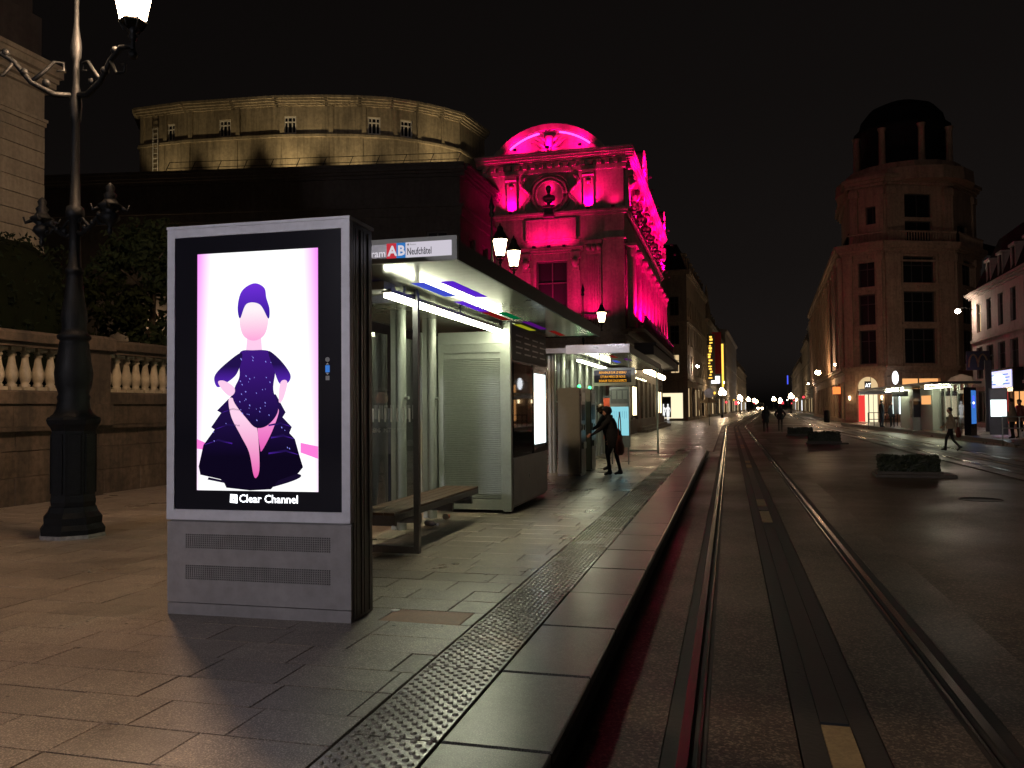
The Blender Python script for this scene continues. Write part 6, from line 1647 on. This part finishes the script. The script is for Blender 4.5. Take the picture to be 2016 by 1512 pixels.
def signs_right():
    # restaurant sign with its arched letter, projecting from the facade
    r = on_white('restaurant_sign', 'dark projecting sign with a yellowish arched letter M on the pale building', 'sign', 6.2, 4.15)
    b = MB(); b.box(-0.06, 0.06, -1.75, -0.25, 0, 1.35); b.build('sign_box', 'sign_dark', r)
    a = MB()
    for s in (-1, 1): a.path([(0.075, -1.0+s*(0.30+0.30*math.cos(math.pi-math.pi*i/10)), 0.2+0.92*math.sin(math.pi*i/10)) for i in range(11)], 0.06, 5)
    a.build('arch_emblem', 'insulator', r)
    b = MB(); b.box(-0.05,0.05,-0.25,0.0,0.3,0.36); b.box(-0.05,0.05,-0.25,0.0,0.95,1.01); b.build('bracket', 'frame_dark', r)
    # lit fascia of two purple-white fields
    r = on_white('shop_fascia', 'purple-white lit shop fascia of two panels above the red shop', 'sign', 9.0, 2.75, 0.3)
    b = MB(); b.box(-1.6, 4.4, -0.35, 0.28, -0.25, 1.3); b.build('fascia_box', 'ad_black', r)
    p1 = MB().box(-1.5, 0.9, -0.40, -0.352, 0.05, 1.15).build('lit_panel', 'sign_purple', r); p2 = MB().box(1.1, 4.2, -0.40, -0.352, 0.05, 1.15).build('lit_panel', 'sign_purple', r)
    for p, x0, x1 in ((p1, -1.3, .7), (p2, 1.3, 3.9)):
        for j in range(4): MB().box(x0, x1-0.3*(j % 2), -0.404, -0.4005, 0.25+j*0.2, 0.31+j*0.2).build('printed_line', 'screen_blue', p)
    lettering('lettering', 'D&J', 0.62, 'sign_dark', p2, front(1.7, -0.408, 0.38), 0.03)
    # round white-green lit sign on a dark column
    r = thing('sign_column', 'dark upright column carrying a round white-green lit sign', 'sign', (13.72, 50.4, 0), R(-10))
    b = MB(); b.box(-0.16, 0.16, -0.18, 0.18, 0, 4.1); b.build('column', 'sign_dark', r)
    q = MB(); q.lathe([(0.27,-0.10),(0.30,-0.06),(0.30,0.06),(0.27,0.10)], 20); q.build('round_sign', 'sign_green_lit', r, T(0.50, -0.10, 3.05) @ RX(R(90)))
    MB().box(0.22, 0.4, -0.05, 0.05, 3.0, 3.1).build('bracket', 'sign_dark', r)
    r = on_white('neon_sign', 'thin vertical yellow neon strip at the edge of the pale building', 'sign', 15.6, 4.0, 0.35)
    MB().box(-0.05,0.05,-0.05,0.05,0,1.7).build('neon_strip', 'sign_yellow', r); MB().box(-0.08,0.08,0.06,0.34,0.7,0.8).build('bracket', 'frame_dark', r)
    # bright oval sign at the corner tower
    r = thing('oval_sign', 'bright white upright oval sign hanging at the corner tower facade', 'sign', (14.75, 82.2, 4.2), R(25))
    b = MB(); b.ball((0,0,0), 0.33, 0.12, 0.62, 14, 10); b.build('lit_oval', 'sign_whitelit', r); MB().tube((0,0,0.2),(0.2,1.6,0.2),0.04,n=6).build('bracket', 'frame_dark', r)
    # orange-lit box sign and round traffic sign on the right pavement
    r = thing('box_sign', 'orange-lit square box sign on the right street side', 'sign', (10.55, 92.0, 2.9), R(10))
    MB().box(0,0.75,0,0.25,0,0.75).build('lit_face', 'sign_orange_lit', r); MB().box(0.75,1.3,0.1,0.16,0.3,0.36).build('bracket', 'frame_dark', r)
    r = thing('shop_sign_awning', 'pale fabric half-round awning between the corner building and the pale house', 'awning', (18.6, 75.5, 3.0), R(-60))
    b = MB(); b.lathe([(1.3,0),(1.2,0.5),(0.8,0.95),(0.1,1.2)], 14); b.build('fabric', 'cream_cloth', r)
signs_right()

# ------------------------------------------------------------------ right platform, its shelter, panels, railings
def rplatx(y): return 9.25+(76.8-y)*0.0405
rp = MB(); strip(rp, 0, 6.0, -0.2, PZ, [38.0, 45, 55, 65, 76.0], rplatx)
rp.add([(rplatx(38),38,PZ),(rplatx(38)+6,38,PZ),(rplatx(36)+6,35.6,-0.02),(rplatx(36),35.6,-0.02),(rplatx(38),38,-.2),(rplatx(38)+6,38,-.2)], [(0,3,2,1),(0,4,3),(1,2,5)])
structure('far_platform', rp, 'slab_far')
ek = MB(); strip(ek, -0.02, 0.45, PZ-.15, PZ+0.005, [38.0, 45, 55, 65, 76.0], rplatx); structure('far_platform_edge', ek, 'edge_granite')
RS = math.atan(0.0405)
def right_shelter():
    root = thing('tram_shelter', 'tram shelter on the opposite platform, with row of posts and kiosk boxes', 'tram shelter', (11.35, 45.2, PZ), RS)
    # local y runs along the platform away from the camera
    r = MB(); r.box(-1.75, 0.55, -0.4, 18.0, 2.50, 2.62); r.build('roof', 'alu_dark', root)
    MB().box(-1.74, 0.54, -0.39, 17.99, 2.494, 2.499).build('roof_underside', 'canopy_under', root)
    for k in range(5): p = MB(); post(p, 0.1, 0.3+k*1.12, 0, 2.49, 0.07); p.build('post', 'alu', root)
    for k in range(4): MB().box(-0.02, -0.01, 0.45+k*1.12, 1.30+k*1.12, 0.25, 2.2).build('glass_panel', 'clear_glass', root)
    for y0 in (0.6, 10.2):
        MB().box(-0.62, -0.54, y0, y0+4.6, 2.36, 2.40).build('tube_lamp', 'tube', root)
    b = MB(); b.box(-0.25, 0.35, 5.1, 7.6, 0.05, 2.45); b.build('kiosk_box', 'grey_panel', root)
    b = MB(); b.box(-0.25, 0.35, 9.3, 12.4, 0.05, 2.45); b.build('kiosk_box', 'grey_panel', root)
    MB().box(-0.27, -0.252, 5.4, 7.3, 1.5, 2.0).build('lit_panel', 'shop_orange', root)
    MB().box(-0.6, -0.26, 12.6, 12.75, 0.9, 2.1).build('screen_back', 'alu_dark', root)
    s = MB(); s.box(-0.28, 0.30, 12.45, 12.52, 0.9, 2.2); s.box(-0.30, -0.26, 12.6, 14.3, 0.9, 2.2); s.build('lit_poster', 'screen_white', root)
    b = MB(); b.box(-1.70, 0.5, 17.8, 17.95, 2.25, 2.48); b.build('name_board', 'sign_white', root)
    b = MB(); b.box(-1.75, -0.9, 7.6, 7.75, 1.98, 2.30); b.box(-1.4,-1.3,7.63,7.72,2.3,2.49); b.build('hanging_display', 'ad_black', root)
right_shelter()
t = thing('ticket_machine', 'dark ticket machine in front of the shelter on the opposite platform', 'ticket machine', (10.62, 53.2, PZ), RS)
b = MB(); b.box(-0.25,0.25,-0.3,0.3,0,1.85); b.build('cabinet', 'alu_mid', t); b = MB(); b.box(-0.262,-0.251,-0.22,0.22,0.75,1.7); b.box(-.2,.2,-.312,-.301,.75,1.7); b.build('front_panel', 'ad_black', t)
t = thing('map_case', 'lit map case on legs beside the two waiting people on the opposite platform', 'map case', (10.95, 59.6, PZ), R(-12))
MB().box(0,1.0,0,0.1,0.1,2.2).build('case_body', 'alu_dark', t); MB().box(0.06,0.94,-0.01,-0.001,0.95,1.75).build('lit_map', 'screen_cyan', t); MB().box(0.06,0.94,-0.008,-0.001,1.8,2.15).build('header', 'alu_mid', t)
t = thing('map_case', 'lit white-blue map case by the railing at the near end of the opposite platform', 'map case', (11.40, 41.8, PZ), R(-12))
MB().box(0,0.72,0,0.1,0.1,2.2).build('case_body', 'alu_dark', t); MB().box(0.05,0.67,-0.01,-0.001,0.92,1.68).build('lit_map', 'screen_white', t); MB().box(0.05,0.67,-0.008,-0.001,1.72,2.15).build('header', 'alu_mid', t)
t = thing('advertising_panel', 'narrow-looking blue lit advertising panel turned along the opposite platform', 'advertising panel', (11.10, 43.6, PZ), R(62))
MB().box(0,1.0,0,0.30,0,2.3).build('body', 'ad_black', t); MB().box(0.1,0.9,-0.012,-0.001,0.55,2.15).build('screen', 'screen_blue', t); MB().box(0.3,0.6,-0.02,-0.0125,1.3,1.9).build('picture_figure', 'sign_bluelit', t); MB().ball((0.35,-0.03,1.55),0.06).build('picture_spot', 'sign_whitelit', t)
def railing(loc, rz, n, step, label, m='alu', h=0.95, rails=True, group=None):
    r = thing('railing', label, 'railing', loc, rz, group)
    for k in range(n+1): MB().tube((k*step,0,0),(k*step,0,h),0.025,n=6).build('upright', m, r)
    if rails:
        for z in (h, h*.5): MB().tube((0,0,z),(n*step,0,z),0.025,n=6).build('rail', m, r)
railing((11.0, 38.6, PZ), R(-4), 3, 0.62, 'grey metal railing at the near end of the opposite platform')
railing((9.6, 63.8, PZ), R(8), 5, 0.40, 'row of dark hoops in front of the arched shop entrance', 'iron', 0.95)
person('man in a dark jacket and jeans standing by the hoops on the opposite platform', (9.75, 59.2, PZ), R(-70), 1.78, legs='jeans', bulk=1.05)
person('person in a long black coat waiting beside the lit map case', (10.45, 59.6, PZ), R(160), 1.68, coat_len=.25, bulk=1.15)
person('woman in a beige jacket striding across the track towards the left', (7.70, 32.9, 0.0), R(80), 1.58, 'walk', coat='beige_coat', hair='hair_dark', coat_len=.05)
handbag((7.92, 32.75, 0.52), R(60), 'bag_brown', 'large shoulder bag carried by the woman crossing the track', .34, .38, .42)
person('person in a beige coat and dark cap behind the railing on the opposite platform', (11.6, 39.4, PZ), R(60), 1.70, coat='beige_coat', coat_len=.22, bulk=1.12)
person('companion in a brown coat standing close behind the beige-coated person', (12.05, 39.9, PZ), R(120), 1.66, coat='bag_brown', coat_len=.2, bulk=1.05)
handbag((11.9, 39.1, PZ+.02), R(20), 'white_cup', 'small white bag standing by the feet of the beige-coated person', .26, .30, .12)

# ------------------------------------------------------------------ street lamps and lights down the street
def globe_lamp(loc, label, r, h, m='street_globe', n=1, group='lit street lamps far down the street'):
    root = thing('street_lamp', label, 'street lamp', (loc[0], loc[1], 0), 0, group)
    p = MB(); p.lathe([(0.20,0),(0.20,0.4),(0.12,0.5),(0.11,1.1),(0.06,1.2),(0.05,h-.35)], 8); p.build('pole', 'iron', root)
    pts = [(0, 0)] if n == 1 else [(0.36*math.cos(2*math.pi*k/(n-1)), 0.36*math.sin(2*math.pi*k/(n-1))) for k in range(n-1)]+[(0.0, 0.02)]
    for (x, y) in pts:
        if n > 1: MB().path([(0,0,h-.6),(x*.6,y*.6,h-.55),(x,y,h-.25)], 0.03, 5).build('arm', 'iron', root)
        dz = 0.45 if y == 0.02 else 0.0
        b = MB(); b.ball((x, y, h+dz+.1), r, r, r*1.15, 10, 8); b.build('lantern', m, root)
    return root
for (px_, y, h, n, r, lab) in ((-1.04,127.9,3.63,4,.30,'four-headed street lamp beside the yellow-lit building on the left pavement'),(2.33,197.0,3.5,4,.30,'second four-headed lamp along the left pavement, before the pale block'),
        (5.4,250,3.5,4,.30,'third lamp along the left pavement toward the far end'),(8.4,300,3.5,4,.34,'fourth lamp along the left pavement near the vanishing street end'),
        (13.71,200.0,3.7,4,.34,'nearest four-headed lamp on the right pavement past the colonnaded front'),(12.99,261.9,3.6,4,.34,'right-hand lamp close to the pedestrians in the far street'),
        (16.7,294,3.5,4,.34,'farthest lamp on the right pavement'),(10.3,340,3.4,4,.36,'last lamp on the left before the street ends'),(12.0,400,3.4,4,.42,'lamp in the middle distance at the street end'),
        (22.0,390,3.4,4,.42,'lamp at the far right street end')):
    globe_lamp((px_, y), lab, r, h, n=n)
rl_ = random.Random(12)
ORD = ('nearest', 'second', 'third', 'fourth', 'fifth', 'sixth', 'farthest')
for side in ('left', 'right'):
    for k, y in enumerate(sorted(rl_.uniform(140, 420) for _ in range(7))):
        left = side == 'left'
        x = xpath(y)+(-5.9 if left else 10.8)+(0.25 if left else -0.25)
        m_ = rl_.choice(('street_globe', 'street_globe', 'sign_whitelit', 'sign_yellow', 'sign_red_lit'))
        hue = {'street_globe': 'warm', 'sign_whitelit': 'white', 'sign_yellow': 'yellow', 'sign_red_lit': 'red'}[m_]
        r_ = thing('shop_lamp', 'small %s bracket lamp, %s of those on the %s shop fronts down the street' % (hue, ORD[k], side),
                   'lamp', (x, y, rl_.uniform(2.6, 4.6)), 0, 'small lamps on far shop fronts')
        q = MB(); q.ball((0, 0, 0), rl_.uniform(.16, .28), n=8, m=6); q.build('globe', m_, r_); MB().path([(0,0,.15),(-.2 if left else .2,0,.3),(-.35 if left else .35,0,.3)], .03, 5).build('bracket', 'iron', r_)
def wall_lamp(loc, rz, label, m, r=0.14, arm=0.9, w=0, col=(1, .8, .6)):
    root = thing('wall_lamp', label, 'wall lamp', loc, rz, 'lamps on brackets along the facades')
    MB().ball((0,0,0), r, r, r*.8, 10, 7).build('globe', m, root); MB().path([(0,arm,0.1),(0,arm*.4,0.28),(0,0,r*.8)], 0.025, 5).build('bracket', 'iron', root)
    return root
wall_lamp((17.30, 70.9, 8.95), R(-75), 'bright white lamp on a bracket at the far corner of the pale building', 'cold_globe', .19, arm=1.2)
wall_lamp((10.75, 91.6, 5.95), R(-90), 'white lamp on the street side of the corner building', 'cold_globe', .16)
wall_lamp((9.9, 100.7, 5.5), R(-90), 'warm orange lamp on the long colonnaded front', 'white_globe', .30)
wall_lamp((-3.82, 107.4, 6.8), R(90), 'white lamp on the dark corner building beyond the opera', 'cold_globe', .16)
wall_lamp((-0.9, 150.1, 5.9), R(90), 'white lamp on the house past the yellow-lit front', 'cold_globe', .18)
wall_lamp((12.3, 140.1, 5.2), R(-90), 'small lamp on the far part of the colonnaded front', 'cold_globe', .15)
for (x, y, h, m, lab) in ((9.4,330,3.0,'sign_red_lit','red light at the far end of the street, left'),(14.2,240,2.6,'sign_red_lit','red light by the right pavement down the street'),(1.5,180,2.4,'sign_red_lit','red light sign in front of the pale block'),(17.0,260,9.5,'sign_bluelit','tall narrow blue light strip above the right street side')):
    r = thing('light_sign', lab, 'sign', (x, y, h)); q = MB(); q.box(-.35,.35,-.1,.1,-.35,.35) if m != 'sign_bluelit' else q.box(-.16,.16,-.1,.1,-1.3,1.3); q.build('lit_face', m, r); MB().tube((0,0.12,-h),(0,0.12,.2),0.05,n=6).build('pole', 'iron', r)
# approaching headlights at the end of the tracks
r = thing('tram', 'distant tram with bright headlights at the far bend of the track', 'tram', (11.4, 330, 0), STREET)
b = MB(); b.cbox(-1.2,1.2,0,20,0.3,3.2,0.3); b.build('body', 'frame_dark', r); MB().box(-1.0,1.0,-0.03,-0.001,1.5,2.7).build('windscreen', 'dark_glass', r)
for x in (-.75, .75): MB().ball((x,-0.1,0.9),0.42,0.1,0.32,10,7).build('headlight', 'street_globe', r)
# road sign on a pole and dark street furniture left of the track
r = thing('road_sign', 'round road sign seen from behind on a thin pole left of the track', 'road sign', (-1.75, 76.5, 0.02)); MB().tube((0,0,0),(0,0,3.4),0.04,n=7).build('pole', 'iron', r)
q = MB(); q.lathe([(0.42,0),(0.42,0.03)], 18); q.build('disc', 'alu_mid', r, T(0,-.05,2.9) @ RX(R(90)))
for k, (x, y) in enumerate(((9.4, 88.0),)):
    r = thing('litter_bin', 'dark upright litter bin on the right pavement beside the kerb', 'litter bin', (x, y, 0.02)); MB().lathe([(0.24,0),(0.28,0.1),(0.28,1.0),(0.22,1.1)], 12).build('bin_body', 'iron', r); MB().lathe([(0.30,1.1),(0.30,1.16),(0.1,1.25)], 12).build('lid', 'iron', r)
for k, lab in enumerate(('parasol folded beside the left shop fronts, nearest the track', 'open cream parasol outside the left shop fronts')):
    r = thing('parasol', lab, 'parasol', (-3.9+k*1.2, 112+k*6, 0.02)); MB().tube((0,0,0),(0,0,2.9),0.035,n=6).build('pole', 'iron', r)
    q = MB(); q.lathe([(0.25,1.2),(0.3,1.6),(0.12,2.8)] if k == 0 else [(1.4,2.2),(0.8,2.6),(0.05,2.95)], 10); q.build('canopy', 'beige_coat', r)
